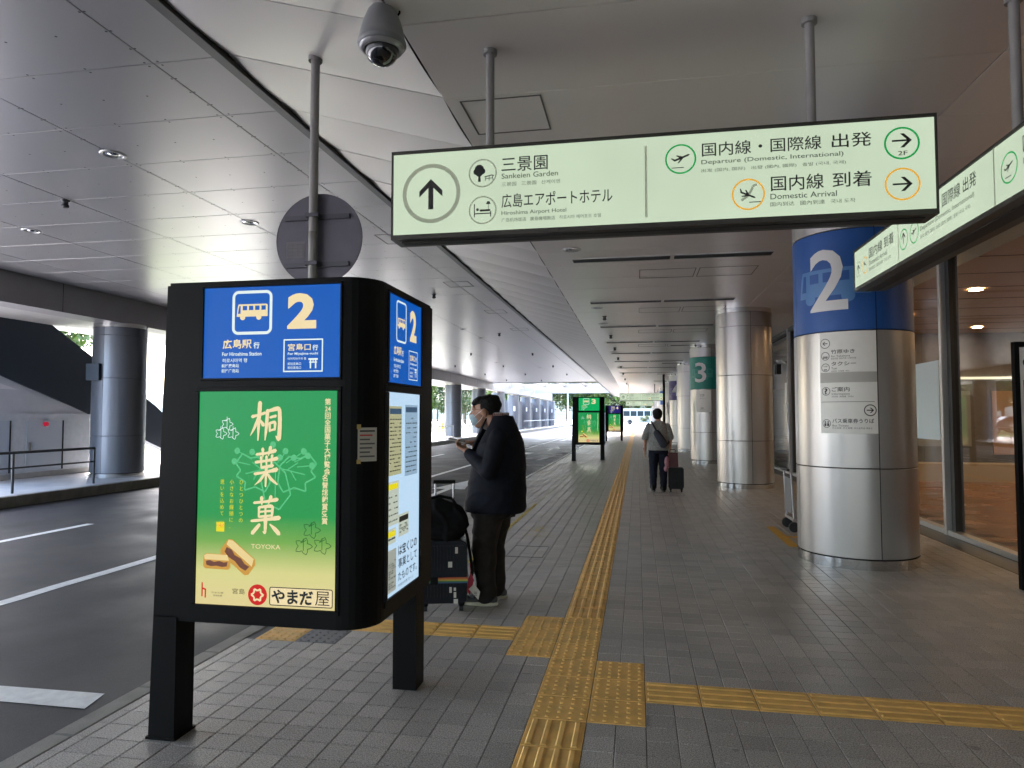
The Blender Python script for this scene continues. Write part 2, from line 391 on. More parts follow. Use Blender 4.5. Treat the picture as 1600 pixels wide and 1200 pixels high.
# solid lane line, slightly ragged edges
edge = [(-5.78 + random.uniform(-.012, .012), -8 + i * .5) for i in range(240)]
mb = MB()
for i, (x, y) in enumerate(edge[:-1]):
    x2 = edge[i + 1][0]; mb.add([(x, y, z), (x + .15, y, z), (x2 + .15, y + .5, z), (x2, y + .5, z)], [(0, 1, 2, 3)], paint_sheen_w)
mb.build('lane_line', road)
for k in range(-1, 12):
    y0 = 4.5 + 10 * k; mark([(-8.56, y0), (-8.42, y0), (-8.42, y0 + 5), (-8.56, y0 + 5)])
for y0 in (3.62, 23.5, 43.4, 63.2, 83):
    mark([(-5.63, y0 - .08), (-3.17 , y0 - .08), (-3.22, y0 + .13), (-5.63, y0 + .1)])
for y0 in (13.6, 33.6, 53.5):       # straight arrows in the bay
    mark([(-4.42, y0), (-4.28, y0), (-4.28, y0 + 1.9), (-4.42, y0 + 1.9)]); mark([(-4.75, y0 + 1.9), (-3.95, y0 + 1.9), (-4.35, y0 + 4.2)])
for y0 in (26.2, 46.2):              # the worn word BUS, upside strokes seen from here
    for a in ([(-5.3, 0), (-5.1, 0), (-4.95, 3.2), (-5.15, 3.2)], [(-5.0, .2), (-4.2, 1.2), (-4.2, 1.5), (-5.0, .5)], [(-4.6, 2.4), (-3.5, 3.3), (-3.5, 3.6), (-4.6, 2.7)],
              [(-3.9, 0), (-3.7, 0), (-3.55, 1.5), (-3.75, 1.5)], [(-4.4, 4), (-3.3, 4), (-3.3, 4.4), (-4.4, 4.4)], [(-5.2, 4.2), (-4.8, 4.2), (-4.7, 5.4), (-5.1, 5.4)]):
        mark([(x, y0 + y) for x, y in a])
# ------------------------------------------------------------------ pavement
mb = MB(); mb.box(XK1, 4.0, -12, 135, -.18, -.006, joint_m); pave = tag(mb.build('pavement'), kind='structure')
x = XK1
cols = [(XK1, -.57 - .15 * 14)] + [(-.57 - .15 * (k + 1), -.57 - .15 * k) for k in range(13, -1, -1)] + [(-.57 + .15 * k, -.57 + .15 * (k + 1)) for k in range(0, 28)] + [(3.63, 3.7)]
def tact(x, y):
    if -.57 < x < -.27: return True
    if -.27 < x < .03 and 3.6 < y < 4.5: return True
    if -.87 < x < -.57 and 4.5 < y < 5.4: return True
    if .03 < x < 3.63 and 3.9 < y < 4.2: return True
    if -2.37 < x < -.87 and 4.8 < y < 5.1: return True
    if x < -2.07 and 4.5 < y < 4.8: return True
    return False
colpos = [(2.36, 8.15 + 7.87 * k) for k in range(12)]
items = []
for j in range(-34, 240):
    y = 3.6 + .15 * j + .075
    for a, b in cols:
        x = (a + b) / 2
        if tact(x, y): continue
        if any((x - cx) ** 2 + (y - cy) ** 2 < .4 ** 2 for cx, cy in colpos): continue
        items.append((x, y, 0, abs(b - a) - .004, .1465))
pieces(pave, 'tile', 'paving_tiles', items, tile_m, .005, .0025)
mb = MB(); mb.add([(XK1, 39.6, 0), (-.57, 39.6, 0), (-.57, 114, 0), (XK1, 114, 0)], [(0, 1, 2, 3)], tile_m)
mb.add([(-.27, 39.6, 0), (3.7, 39.6, 0), (3.7, 114, 0), (-.27, 114, 0)], [(0, 1, 2, 3)], tile_m)
mb.add([(XK1, -12, 0), (3.7, -12, 0), (3.7, -1.5, 0), (XK1, -1.5, 0)], [(0, 1, 2, 3)], tile_m); mb.build('far_paving', pave)
mb = MB(); mb.box(3.705, 4.0, -12, 60, -.1, .002, mat('dark granite strip', (.035, .033, .032), .35, var=.2)); mb.build('dark_border', pave)
# tactile tiles
def tactile(kind, m):
    mb = MB(); h = .148
    mb.v, mb.f = chamfer_box(2 * h, 2 * h, .005, m, .002).v, chamfer_box(2 * h, 2 * h, .005, m, .002).f; mb.mats = [m]; mb.m = [0] * len(mb.f); mb.sm = [False] * len(mb.f)
    if kind == 'dot':
        for i in range(5):
            for j in range(5):
                cx, cy = -.12 + .06 * i, -.12 + .06 * j; n = 7
                vs = [(cx + r * math.cos(2 * math.pi * k / n), cy + r * math.sin(2 * math.pi * k / n), z_) for r, z_ in ((.0125, 0), (.007, .005)) for k in range(n)]
                mb.add(vs, [(k, (k + 1) % n, (k + 1) % n + n, k + n) for k in range(n)] + [[k + n for k in range(n)]], m)
    else:
        for i in range(4):
            c = -.11 + .0735 * i; L = .138
            vs = [(c-.017,-L,0),(c+.017,-L,0),(c+.017,L,0),(c-.017,L,0),(c-.010,-L+.008,.005),(c+.010,-L+.008,.005),(c+.010,L-.008,.005),(c-.010,L-.008,.005)]
            if kind == 'barx': vs = [(-v[1], v[0], v[2]) for v in vs]
            mb.add(vs, [(4,5,6,7),(0,1,5,4),(1,2,6,5),(2,3,7,6),(3,0,4,7)], m)
    return mb.mesh('tactile_tile')
TB, TX, TD, TG = tactile('bar', yel), tactile('barx', yel), tactile('dot', yel), tactile('dot', tgrey)
tl = []
for j in range(-16, 330):
    y = 3.6 + .3 * j + .15; tl.append((TD if 0 <= j < 6 else TB, -.42, y))
for j in range(3): tl.append((TD, -.12, 3.75 + .3 * j)); tl.append((TD, -.72, 4.65 + .3 * j))
for i in range(12): tl.append((TX, .18 + .3 * i, 4.05))
for i in range(5): tl.append((TX, -1.02 - .3 * i, 4.95))
tl += [(TD, -2.52, 4.65), (TG, -2.22, 4.65)]
tl.sort(key=lambda t: (seen((t[1], t[2], 0)) == 0, t[2])); far = MB(); n = 0
for me, x, y in tl:
    if seen((x, y, 0)) and n < 230:
        o = link('tactile_tile', me, pave, (x, y, .001)); n += 1
    else:
        far.add([(v.co.x + x, v.co.y + y, v.co.z + .001) for v in me.vertices], [list(p.vertices) for p in me.polygons], me.materials[0])
o = far.build('tactile_tiles', pave); o['kind'] = 'stuff'
# kerb
mb = MB(); mb.box(XK0 + .004, XK1 - .002, -12, 114, -.18, -.012, joint_m); kerb = tag(mb.build('kerb'), kind='structure')
items = [((XK0 + XK1) / 2, -11.7 + .6 * k, 0, .126, .594) for k in range(210)]
pieces(kerb, 'kerb_stone', 'kerb_stones', items, kerb_m, .14, .008)
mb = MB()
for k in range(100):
    y = 11 + k; mb.add([(XK0 + .012, y, .004), (XK0 + .1, y, .004), (XK0 + .1, y + .97, .004), (XK0 + .012, y + .97, .004)], [(0, 1, 2, 3)], paint_sheen_w)
mb.build('kerb_sheen_strip', kerb)  # white strip stands in for the grazing reflection on the far kerb top
yl = mat('worn yellow paint', (.55, .42, .08), .6, var=.5, scale=20); wl = mat('worn pale paint', (.5, .49, .4), .6, var=.4, scale=20)
mb = MB()
for k in range(60):
    y = 7.2 + .25 * k; xx = -1.82 + random.uniform(-.003, .003); mb.add([(xx, y, .004), (xx + .055, y, .004), (xx + .055, y + .25, .004), (xx, y + .25, .004)], [(0, 1, 2, 3)], yl if y < 12 else wl)
mb.build('painted_queue_line', pave)
mb = MB(); rr = random.Random(3)
for k in range(26):
    a = rr.uniform(0, 3.1); L = rr.uniform(.06, .25); cx, cy = -1.35 + rr.uniform(-.12, .12), 9.2 + rr.uniform(-.35, .35)
    dx, dy = math.cos(a) * L, math.sin(a) * L; mb.add([(cx, cy, .004), (cx + .015, cy, .004), (cx + dx + .015, cy + dy, .004), (cx + dx, cy + dy, .004)], [(0, 1, 2, 3)], yl)
mb.build('worn_yellow_scribble', pave, fix=True)
# inlaid hatches
cover = mat('hatch frame', (.09, .085, .08), .35, .6)
def hatch(x0, y0, x1, y1):
    o = bpy.data.objects.new('floor_hatch', None); mb = MB(); t = .012
    for a in ((x0, x1, y0, y0 + t), (x0, x1, y1 - t, y1), (x0, x0 + t, y0 + t, y1 - t), (x1 - t, x1, y0 + t, y1 - t)): mb.box(a[0], a[1], a[2], a[3], -.004, .003, cover)
    mb.build('floor_hatch', pave)
hatch(-1.47, 7.6, -1.05, 8.25); hatch(.35, 17.2, .95, 18.1); hatch(.3, 13.9, .9, 14.4)
# yellow bay corner on the paving behind the first column
ym = mat('bay yellow paint', (.6, .33, .03), .55, var=.12, scale=12)
mb = MB(); mb.add([(1.78, 8.75, .004), (1.9, 8.75, .004), (1.9, 10.3, .004), (1.78, 10.3, .004)], [(0, 1, 2, 3)], ym)
mb.add([(1.9, 9.4, .004), (2.5, 9.4, .004), (2.5, 9.52, .004), (1.9, 9.52, .004)], [(0, 1, 2, 3)], ym); mb.build('painted_bay_mark', pave)
# left island
mb = MB(); mb.box(-40, -11.6, -30, 135, -.19, .075, conc); isl = tag(mb.build('island'), kind='structure')
mb = MB(); mb.box(-11.595, -11.46, -30, 112, -.18, .06, joint_m); k2 = tag(mb.build('island_kerb'), kind='structure')
pieces(k2, 'kerb_stone', 'kerb_stones', [(-11.525, -9.5 + 1.0 * k, .08, .15, .99) for k in range(121)], kerb_m, .2, .012)

# ------------------------------------------------------------------ ceilings
PY0, PP = 4.85, .984        # joint phase and pitch along the road
def ceil(name, x0, x1, z, y0, y1):
    mb = MB(); mb.box(x0, x1, y0, y1, z + .012, z + .35, dark); return tag(mb.build(name), kind='structure')
rc = ceil('road_ceiling', -12.3, XA - .06, RZ, -34, 58)
xs = [-12.25, -11.1, -9.25, -7.45, -5.66, -3.87, XA - .1]
items = []
for j in range(-39, 54):
    y = PY0 + PP * j
    for a, b in zip(xs, xs[1:]): items.append(((a + b) / 2, y + PP / 2, RZ, b - a - .008, PP - .008))
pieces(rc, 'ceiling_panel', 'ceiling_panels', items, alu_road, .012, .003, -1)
# rivets
mb = MB(); rv = mat('rivet', (.03, .03, .032), .5)
def rivet(x, y, zz, r=.011):
    n = 6; mb.add([(x + r * math.cos(2 * math.pi * k / n), y + r * math.sin(2 * math.pi * k / n), zz - .003) for k in range(n)], [list(range(n))[::-1]], rv)
for j in range(-1, 20):
    y = PY0 + PP * j
    for a, b in zip(xs[1:], xs[2:]):
        k = max(1, round((b - a) / .45))
        for i in range(k):
            xx = a + .06 + (b - a - .12) * i / max(k - 1, 1)
            for yy in ((y - .03, y + .03) if j < 14 else (y,)): rivet(xx, yy, RZ)
            if i and j < 12: rivet(a + (b - a) * i / k, y + PP / 2, RZ)
        for yy in (y + .25, y + .5, y + .75): rivet(a + .02, yy, RZ); rivet(b - .02, yy, RZ)
o = mb.build('rivets', rc); o['kind'] = 'stuff'
pc = ceil('path_ceiling', XB + .01, XG + .3, CZ, -34, 100)
items = []
for j in range(-39, 96):
    y = PY0 + PP * j
    items.append(((XB + XC) / 2, y + PP / 2, CZ, XC - XB - .008, PP - .008)); items.append(((XC + XG + .2) / 2, y + PP / 2, CZ, XG + .2 - XC - .008, PP - .008))
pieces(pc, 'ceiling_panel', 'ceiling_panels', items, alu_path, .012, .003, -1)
# sloping strip between the two, each panel slightly dished
mb = MB(); mb.prism([(XA - .02, RZ + .03), (XB + .02, CZ + .02), (XB + .02, CZ + .3), (XA - .02, RZ + .3)], -34, 100, dark, 'y')
ss = tag(mb.build('sloping_ceiling', fix=True), kind='structure')
def dish(L, n=7, sag=.016):
    mb = MB(); W = math.hypot(XB - XA, RZ - CZ) - .01; vs = []; 
    for i in range(n + 1):
        t = -1 + 2 * i / n
        for u in (-W / 2, W / 2): vs.append((u, t * (L / 2), sag * (t * t) - sag))
    mb.add(vs, [(2 * i, 2 * i + 2, 2 * i + 3, 2 * i + 1) for i in range(n)], alu_wave, True)
    mb.add([vs[0], vs[1], (vs[1][0], vs[1][1], .02), (vs[0][0], vs[0][1], .02), vs[-2], vs[-1], (vs[-1][0], vs[-1][1], .02), (vs[-2][0], vs[-2][1], .02)], [(0, 1, 2, 3), (4, 7, 6, 5)], alu_wave)
    return mb.mesh('ceiling_panel')
dm = dish(PP - .01); tilt = math.atan2(CZ - RZ, XB - XA)
for j in range(-39, 96):
    y = PY0 + PP * j + PP / 2
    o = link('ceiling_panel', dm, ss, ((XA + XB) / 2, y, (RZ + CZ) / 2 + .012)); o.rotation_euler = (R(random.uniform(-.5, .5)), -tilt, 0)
mb = MB(); mb.box(XA - .1, XA - .015, -34, 58, RZ - .03, RZ + .3, mat('edge trim', (.16, .16, .165), .4, .4)); mb.build('edge_trim', ss)
mb = MB(); mb.box(XA - .1, XA - .0, 58.01, 100, RZ - .045, RZ + .3, mat('edge trim', (0, 0, 0))); mb.build('edge_trim', ss)
# access hatches in the ceilings
def chatch(x0, y0, x1, y1, zz, parent, t=.012):
    mb = MB(); m = mat('hatch seam', (.13, .125, .12), .5, .4)
    for a in ((x0, x1, y0, y0 + t), (x0, x1, y1 - t, y1), (x0, x0 + t, y0 + t, y1 - t), (x1 - t, x1, y0 + t, y1 - t)): mb.box(a[0], a[1], a[2], a[3], zz - .004, zz, m)
    mb.build('ceiling_hatch', parent)
chatch(-1.3, 4.9, -.68, 5.52, CZ, pc)
for y in (11.2, 15.2, 19.1, 23): chatch(.05, y, .95, y + .7, CZ, pc); chatch(1.0, y, 1.9, y + .7, CZ, pc)
for y in (10.2, 14.1, 18.1, 22.0): chatch(-4.1 , y, -3.55, y + .6, RZ, rc)
# unseen mass added above the ceilings to block the sky
mb = MB(); mb.box(-13, 40, -34, 58, RZ + .36, RZ + 6, white_w); mb.box(XA - .1, 40, 58.01, 100, RZ + .36, RZ + 6, white_w)
tag(mb.build('sky_block_mass'), 'unseen pale mass added over the canopy ceilings to block the sky', 'light blocker')
# beam over the left columns and soffit beyond it
mb = MB(); mb.box(-12.9, -12.3, -34, 100, 3.83, RZ + .35, beam_m); beam = tag(mb.build('roof_beam'), 'long grey roof beam running above the row of columns across the road', 'beam')
for k in range(-2, 24):
    mb = MB(); yy = 1 + 3.935 * k; mb.box(-12.302, -12.296, yy, yy + .012, 3.84, RZ, dark); mb.build('beam_joint', beam)
mb = MB(); mb.box(-15.2, -12.95, 11.2, 58, 3.86, 4.2, mat('soffit white', (.5, .49, .48), .5, .1, var=.05)); tag(mb.build('side_soffit'), kind='structure')
# far end: open pale beams beyond the road canopy
mb = MB()
mb.box(-12.2, XA - .12, 58.0, 58.3, RZ - .05, RZ + .5, white_w)
for y in (66, 74, 82): mb.box(-12.2, XA - .12, y, y + .35, RZ - .15, RZ + .25, white_w)
for x in (-11, -9, -7, -5): mb.box(x, x + .18, 58.31, 65.99, RZ, RZ + .2, white_w)
tag(mb.build('open_roof_frame'), 'pale open roof frame past the end of the road ceiling', 'roof frame')
# ------------------------------------------------------------------ columns by the path
def column(x, y, r, m, num=None, near=False, label='', group='', zt=CZ, col=None):
    t = empty('column', (x, y, 0), label, 'column', group)
    def arcs(z0, z1, nm, mm, rad=r, parts=4, off=R(6)):
        gap = .004
        for q in range(parts):
            a0 = off + q * 2 * math.pi / parts + gap / rad; a1 = off + (q + 1) * 2 * math.pi / parts - gap / rad
            mb = MB(); mb.hard_lathe([(rad - .02, z0 + .004), (rad - .004, z0 + .004), (rad, z0 + .008), (rad, z1 - .008), (rad - .004, z1 - .004), (rad - .02, z1 - .004)], (0, 0, 0), mm, 20, a0, a1)
            mb.build(nm, t)
    mb = MB(); mb.lathe([(r - .03, 0), (r - .03, zt)], (0, 0, 0), dark, 32); mb.build('core', t)
    mb = MB(); mb.hard_lathe([(r + .002, 0), (r + .002, .1), (r - .03, .1)], (0, 0, 0), chrome, 48); mb.build('skirting', t)
    if near:
        arcs(.11, 1.03, 'cladding_panel', m); arcs(1.03, 2.46, 'cladding_panel', m); arcs(2.46, 3.53, 'number_band' if num else 'cladding_panel', col or m); arcs(3.53, zt - .1, 'cladding_panel', m)
    else:
        for z0, z1, c in ((.11, 1.03, m), (1.03, 2.46, m), (2.46, 3.53, col or m), (3.53, zt - .1, m)): arcs(z0, z1, 'cladding_panel', c, parts=2, off=R(95))
    mb = MB(); mb.hard_lathe([(r - .05, zt - .1), (r + .0, zt - .1), (r + .0, zt)], (0, 0, 0), chrome, 48); mb.build('top_ring', t)
    return t
blue_b = mat('blue band', (.012, .095, .38), .45, .05); green_b = mat('green band', (.01, .24, .19), .45, .05); purple_b = mat('purple band', (.05, .03, .16), .35, .1)
num_w = mat('band white', (.85, .85, .87), .5); bus_b = mat('band pale blue', (.10, .27, .6), .4); bus_g = mat('band pale green', (.05, .3, .26), .4); bus_p = mat('band pale purple', (.12, .1, .3), .4)
white_p = mat('notice white', (.93, .92, .90), .5, var=.03); ink = mat('print black', (.02, .02, .02), .5); ink2 = mat('print grey', (.10, .10, .10), .5)
desc = {0: 'blue number 2 band', 1: 'no number, right behind the column with the blue band', 2: 'green number 3 band', 4: 'purple number 4 band'}
cols_o = []
for k in range(11):
    x, y = 2.36, 8.15 + 7.87 * k
    band = {0: blue_b, 2: green_b, 4: purple_b, 6: blue_b}.get(k)
    if k in (0, 2, 4): lb = f'round steel clad column on the pavement with a {desc[k]}'
    elif k == 1: lb = 'plain round steel clad column standing right behind the one with the blue band'
    elif k == 3: lb = 'plain round steel column just beyond the green number 3 column'
    else: lb = 'slender looking plain steel column far down the pavement row'
    cols_o.append(column(x, y, .6, steel, num=k in (0, 2, 4), near=k < 3, label=lb, group='steel columns along the pavement', col=band))
def badge(colo, digit, wm, bm, pale, th, name, du=(-.2, .2)):
    x, y = colo.location.x, colo.location.y
    fc = Face(lambda u, v, w_: Vector((u, v, w_)))
    fc.bus(-.37, 2.74, .78, pale, bm, 1)
    bmx = curved(fc, 0, 0, 0, .6, th); me = bpy.data.meshes.new('bus_emblem'); bmx.to_mesh(me); bmx.free()
    for m in fc.mb.mats: me.materials.append(m)
    band = [c for c in colo.children if c.name.startswith(('number_band', 'cladding_panel'))]
    o = link('bus_emblem', me, colo)
    fc = Face(lambda u, v, w_: Vector((u, v, w_))); fc.text(digit, du[0], 2.68, du[1], 3.34, wm, 6, off=.012)
    bmx = curved(fc, 0, 0, 0, .6, th); me = bpy.data.meshes.new('numeral'); bmx.to_mesh(me); bmx.free()
    for m in fc.mb.mats: me.materials.append(m)
    link('numeral', me, colo)
badge(cols_o[0], '2', num_w, blue_b, bus_b, R(-127), 'x', (-.21, .19)); badge(cols_o[2], '3', num_w, green_b, bus_g, R(-120), 'x'); badge(cols_o[4], '4', num_w, purple_b, bus_p, R(-118), 'x')
def col_notice(colo, th, z0, z1, hw, full=True):
    fc = Face(lambda u, v, w_: Vector((u, v, w_))); H_ = z1 - z0
    fc.grid(-hw, z0, hw, z1, white_p, 1)
    P = lambda a, b: (-hw + a * 2 * hw, z1 - b * H_)
    T = lambda s, a, b, c, d, m=ink, o=.008: fc.text(s, *P(a, d), *P(c, b), m, 3, off=o)
    rr = .052
    if full:
        fc.ring(*P(.11, .11), rr, .006, ink2, 2); fc.arrow(*P(.11, .11), .026, math.pi, ink, 3)
        fc.ring(*P(.11, .235), rr * .85, .006, ink2, 2); fc.bus(P(.06, 0)[0], P(0, .262)[1], .052, ink, white_p, 3)
        T('竹原ゆき', .22, .175, .63, .215); T('for Takehara', .22, .23, .55, .248, ink2, 0); T('前往竹原  前往竹原  다케하라행', .22, .255, .65, .272, ink2, 0)
        fc.ring(*P(.11, .35), rr * .85, .006, ink2, 2); T('TAXI', .07, .33, .15, .345, ink); fc.bus(P(.075, 0)[0], P(0, .38)[1], .035, ink, white_p, 3)
        T('タクシー', .22, .295, .65, .335); T('Taxi', .22, .35, .32, .37, ink2, 0); T('出租车  計程車  택시', .22, .38, .53, .396, ink2, 0)
        fc.grid(*P(0, .50), *P(1, .40), mat('notice grey strip', (.5, .49, .47), .5), 2, n=8)
        fc.ring(*P(.11, .585), rr * .85, .006, ink2, 2); T('?', .08, .555, .14, .615, ink, .03)
        T('ご案内', .22, .545, .53, .59); T('Information', .22, .603, .53, .622, ink2, 0); T('问讯处  詢問處  안내소', .22, .63, .6, .647, ink2, 0)
        fc.rect(*P(0, .693), *P(.95, .689), ink2, 2)
        fc.ring(*P(.87, .775), rr * 1.15, .009, ink, 2); fc.arrow(*P(.87, .775), .034, 0, ink, 3)
        fc.ring(*P(.11, .905), rr * .85, .006, ink2, 2); fc.disc(*P(.085, .89), .009, ink, 3, 10); fc.disc(*P(.14, .89), .009, ink, 3, 10); fc.rect(*P(.065, .93), *P(.105, .902), ink, 3); fc.rect(*P(.12, .93), *P(.16, .902), ink, 3)
        T('バス乗車券うりば', .22, .855, .93, .9); T('Bus Tickets', .22, .915, .5, .933, ink2, 0); T('巴士车票  巴士車票  버스승차권 매표소', .22, .94, .9, .957, ink2, 0)
    else:
        T('白市駅', .3, .2, .6, .25); T('for Shiraichi Sta.', .3, .27, .6, .3, ink2, 0); T('タクシー', .3, .36, .62, .41); T('ご案内', .3, .8, .55, .85); T('Information', .3, .88, .6, .91, ink2, 0)
    b = curved(fc, 0, 0, 0, .6, th); me = bpy.data.meshes.new('notice_sheet'); b.to_mesh(me); b.free()
    for m in fc.mb.mats: me.materials.append(m)
    link('notice_sheet', me, colo)
col_notice(cols_o[0], R(-111), 1.39, 2.45, .275); col_notice(cols_o[2], R(-112), 1.7, 2.43, .25, False); col_notice(cols_o[5], R(-112), 1.7, 2.43, .25, False)
# columns across the road
for k in range(-1, 12):
    y = 15 + 7.87 * k
    lb = ('dark blue grey column with a dark box across the road, next to the grey door cabin' if k == 0 else
          'dark blue grey column across the road just right of the black kiosk' if k == 4 else
          'dark blue grey column across the road behind the bowed head of the standing man' if k == 5 else
          'pale blue grey column in the receding row across the road')
    t = column(-12.7, y, .6, steel_b, label=lb, group='columns across the road', zt=3.83); t.location.z = .08
    for c in t.children: c.scale.z = (3.75) / 3.83
    if k == 0:
        mb = MB(); mb.box(-.35, .0, -.68, -.56, 2.35, 2.75, navy_w); mb.build('control_box', t)
    if k >= 6:
        mb = MB(); mb.box(.15, .3, -.62, -.58, 2.0, 2.5, white_p); mb.build('small_plate', t)
    if k >= 7:
        mb = MB(); mb.box(-16, -12.9, y + .2, y + 6.8, .08, 3.2, mat('grey infill wall', (.09, .10, .12), .5, var=.08)); tag(mb.build('infill_wall'), f'dark grey wall between far columns across the road, {ordinal(k-7)} from here', 'wall', 'walls between the far columns')
# stair and cabin on the left
mb = MB(); X = -14.5
mb.prism([(11.9, 3.86), (14.8, 3.86), (18.6, 1.9), (21.5, .1), (20.3, .08), (16.1, 1.62), (11.9, 3.03)], X - .25, X, navy_w, 'x')
st = empty('covered_stair', (X, 15, .08), 'dark navy sloping stair side above the grey door cabin across the road', 'stair')
o = mb.build('stair_side', st, (-X, -15, -.08), fix=True)
mb = MB(); mb.prism([(11.9, 3.05), (16.1, 1.62), (11.9, 1.62)], X - .2, X - .05, grey_w, 'x'); o = mb.build('grey_panel', st, (-X, -15, -.08), fix=True)
mb = MB(); mb.prism([(11.95, 2.75), (13.9, 2.2), (11.95, 2.2)], X - .04, X - .02, mat('translucent white panel', (.8, .8, .85), .4), 'x'); mb.build('white_panel', st, (-X, -15, -.08), fix=True)
mb = MB(); mb.box(X - .1, X + .04, 12.2, 16.12, .08, .2, white_w); mb.build('plinth', st, (-X, -15, -.08))
cab = empty('door_cabin', (X, 14, .08), 'low grey metal cabin wall with two small doors under the stair', 'cabin')
mb = MB(); mb.box(-.2, .0, -1.8, 2.1, .12, 1.54, mat('cabin metal', (.6, .64, .7), .4, .2, var=.06)); mb.build('wall_panel', cab)
for a, b in ((.15, 1.2), (-1.7, -.3)):
    mb = MB(); mb.box(0, .02, a, b, .15, 1.38, mat('cabin door', (.52, .58, .66), .38, .2)); d = mb.build('door', cab)
    mb = MB(); mb.box(.021, .03, b - .015, b + .02, .15, 1.38, dark); mb.build('door_gap', d)
    mb = MB(); mb.box(.021, .05, a + .06, a + .1, .65, .85, chrome); mb.build('handle', d)
mb = MB(); mb.tube((.0, .66, 1.29), (.08, .66, 1.29), .055, mat('alarm red', (.5, .015, .03), .3, emit=(.5, .01, .05), estr=.03)); mb.build('alarm_lamp', cab)
# guard rails
def rail(x, y0, y1, zt, lb, m, n=2, mid=False, grp='guard rails on the island'):
    t = empty('guard_rail', (x, y0, .08), lb, 'railing', grp); L = y1 - y0
    for i in range(n):
        mb = MB(); mb.tube((0, L * i / (n - 1), 0), (0, L * i / (n - 1), zt), .025, m); mb.build('post', t)
    mb = MB(); mb.tube((0, 0, zt), (0, L, zt), .028, m); mb.build('top_bar', t)
    if mid: mb = MB(); mb.tube((0, 0, zt * .62), (0, L, zt * .62), .018, m); mb.build('lower_bar', t)
rail(-11.85, 7.3, 13.3, .78, 'dark guard rail on the island edge in front of the grey cabin', rail_m, 4, True)
rail(-11.85, 19.5, 22.0, .8, 'dark guard rail beside the black kiosk edge across the road', rail_m, 2, True)
rail(-11.9, 40.2, 43.6, .85, 'steel hoop rail across the road, left of the standing man', rail_s, 3)
rail(-11.9, 48, 52.2, .85, 'steel hoop rail across the road in front of the man face', rail_s, 3)
rail(-11.9, 72, 110, .95, 'long steel rail along the far columns across the road', rail_s, 12)

# ------------------------------------------------------------------ glass wall and hall
alu = mat('window aluminium', (.5, .5, .5), .35, .7); g = glass_mat('hall glass', (.9, .91, .89), 1.0)
gw = empty('glass_wall', (XG, 10, 0), 'tall glass wall of the arrivals hall with slim aluminium mullions', 'glass wall')
ys = [10 + 3.15 * k for k in range(-6, 16)]
for a, b in zip(ys, ys[1:]):
    mb = MB(); mb.box(-.008, .004, a + .09 - 10, b - .12 - 10, .07, CZ - .1, g); mb.build('pane', gw)
for y in ys:
    mb = MB(); mb.box(-.12, .0, y - 10, y + .07 - 10, 0, CZ, alu); mb.box(-.05, .06, y - .11 - 10, y - .002 - 10, 0, CZ, mat('mullion dark', (.025, .025, .025), .4)); mb.build('mullion', gw)
mb = MB(); mb.box(-.1, .02, ys[0] - 10, ys[-1] - 10, 0, .065, alu); mb.build('bottom_rail', gw)
mb = MB(); mb.box(-.1, .02, ys[0] - 10, ys[-1] - 10, CZ - .095, CZ - .001, mat('mullion dark', (0, 0, 0))); mb.build('top_rail', gw)
# hall inside
wood = tile_mat('hall wood', (.26, .12, .055), (.34, .165, .075), 4.2, 0, .9, .3, .22)
mb = MB(); mb.box(4.15, 22, -8, 58, -.15, -.006, mat('plank joint', (.05, .02, .01), .6)); hf = tag(mb.build('hall_floor'), kind='structure')
items = []
for j in range(0, 150):
    y = .15 + .3 * j
    for i in range(0, 19):
        x = 4.15 + .45 + .9 * i + (.45 if j % 2 else 0); items.append((x, y, 0, .892, .292))
items = [q for q in items if q[1] < 20]
pieces(hf, 'plank', 'planks', items, wood, .006, .003)
mb = MB(); mb.add([(4.16, 20, 0), (22, 20, 0), (22, 58, 0), (4.16, 58, 0)], [(0, 1, 2, 3)], wood); mb.build('far_planks', hf)
hc = mat('hall ceiling wood', (.42, .26, .14), .45, var=.12, scale=1, stretch=(1, .1, 1))
mb = MB(); mb.box(4.5, 22, -8, 58, 3.7, 3.9, hc); hce = tag(mb.build('hall_ceiling'), kind='structure')
for k in range(24):
    mb = MB(); mb.box(4.5, 22, -2 + 1.2 * k, -2 + 1.2 * k + .02, 3.693, 3.699, dark); mb.build('ceiling_joint', hce)
mb = MB(); mb.box(22, 22.3, -8, 58, 0, 3.9, mat('hall wall', (.4, .37, .33), .6)); mb.box(4.2, 22, -8.3, -8, 0, 3.9, mat('hall wall', (0,) * 3)); mb.box(4.2, 22, 58, 58.3, 0, 3.9, mat('hall wall', (0,) * 3)); tag(mb.build('hall_wall'), kind='structure')
part = empty('service_counter', (12, 19, 0), 'beige and grey service counter with back panels inside the hall', 'counter')
mb = MB(); mb.box(-7.2, 6, -.9, -.2, .0, .42, mat('counter beige', (.5, .42, .28), .5)); mb.build('front', part)
mb = MB(); mb.box(-7.2, 6, .2, .5, 0, 3.68, mat('counter back', (.17, .165, .155), .5, var=.1)); mb.build('back_panel', part)
for i in range(7):
    mb = MB(); mb.box(-6.8 + 1.8 * i, -5.5 + 1.8 * i, .14, .19, .6 + .2 * (i % 2), 2.2, mat(f'poster tone {i%3}', [(.5, .5, .46), (.3, .34, .36), (.45, .3, .2)][i % 3], .5)); mb.build('poster_board', part)
mb = MB(); mb.box(-7, 5.5, .1, .15, 2.5, 2.56, lit('strip lamp', (1.0, .85, .6), 1.6)); mb.build('light_strip', part)
warm = lit('hall lamp', (1, .64, .34), 190)
n = 0
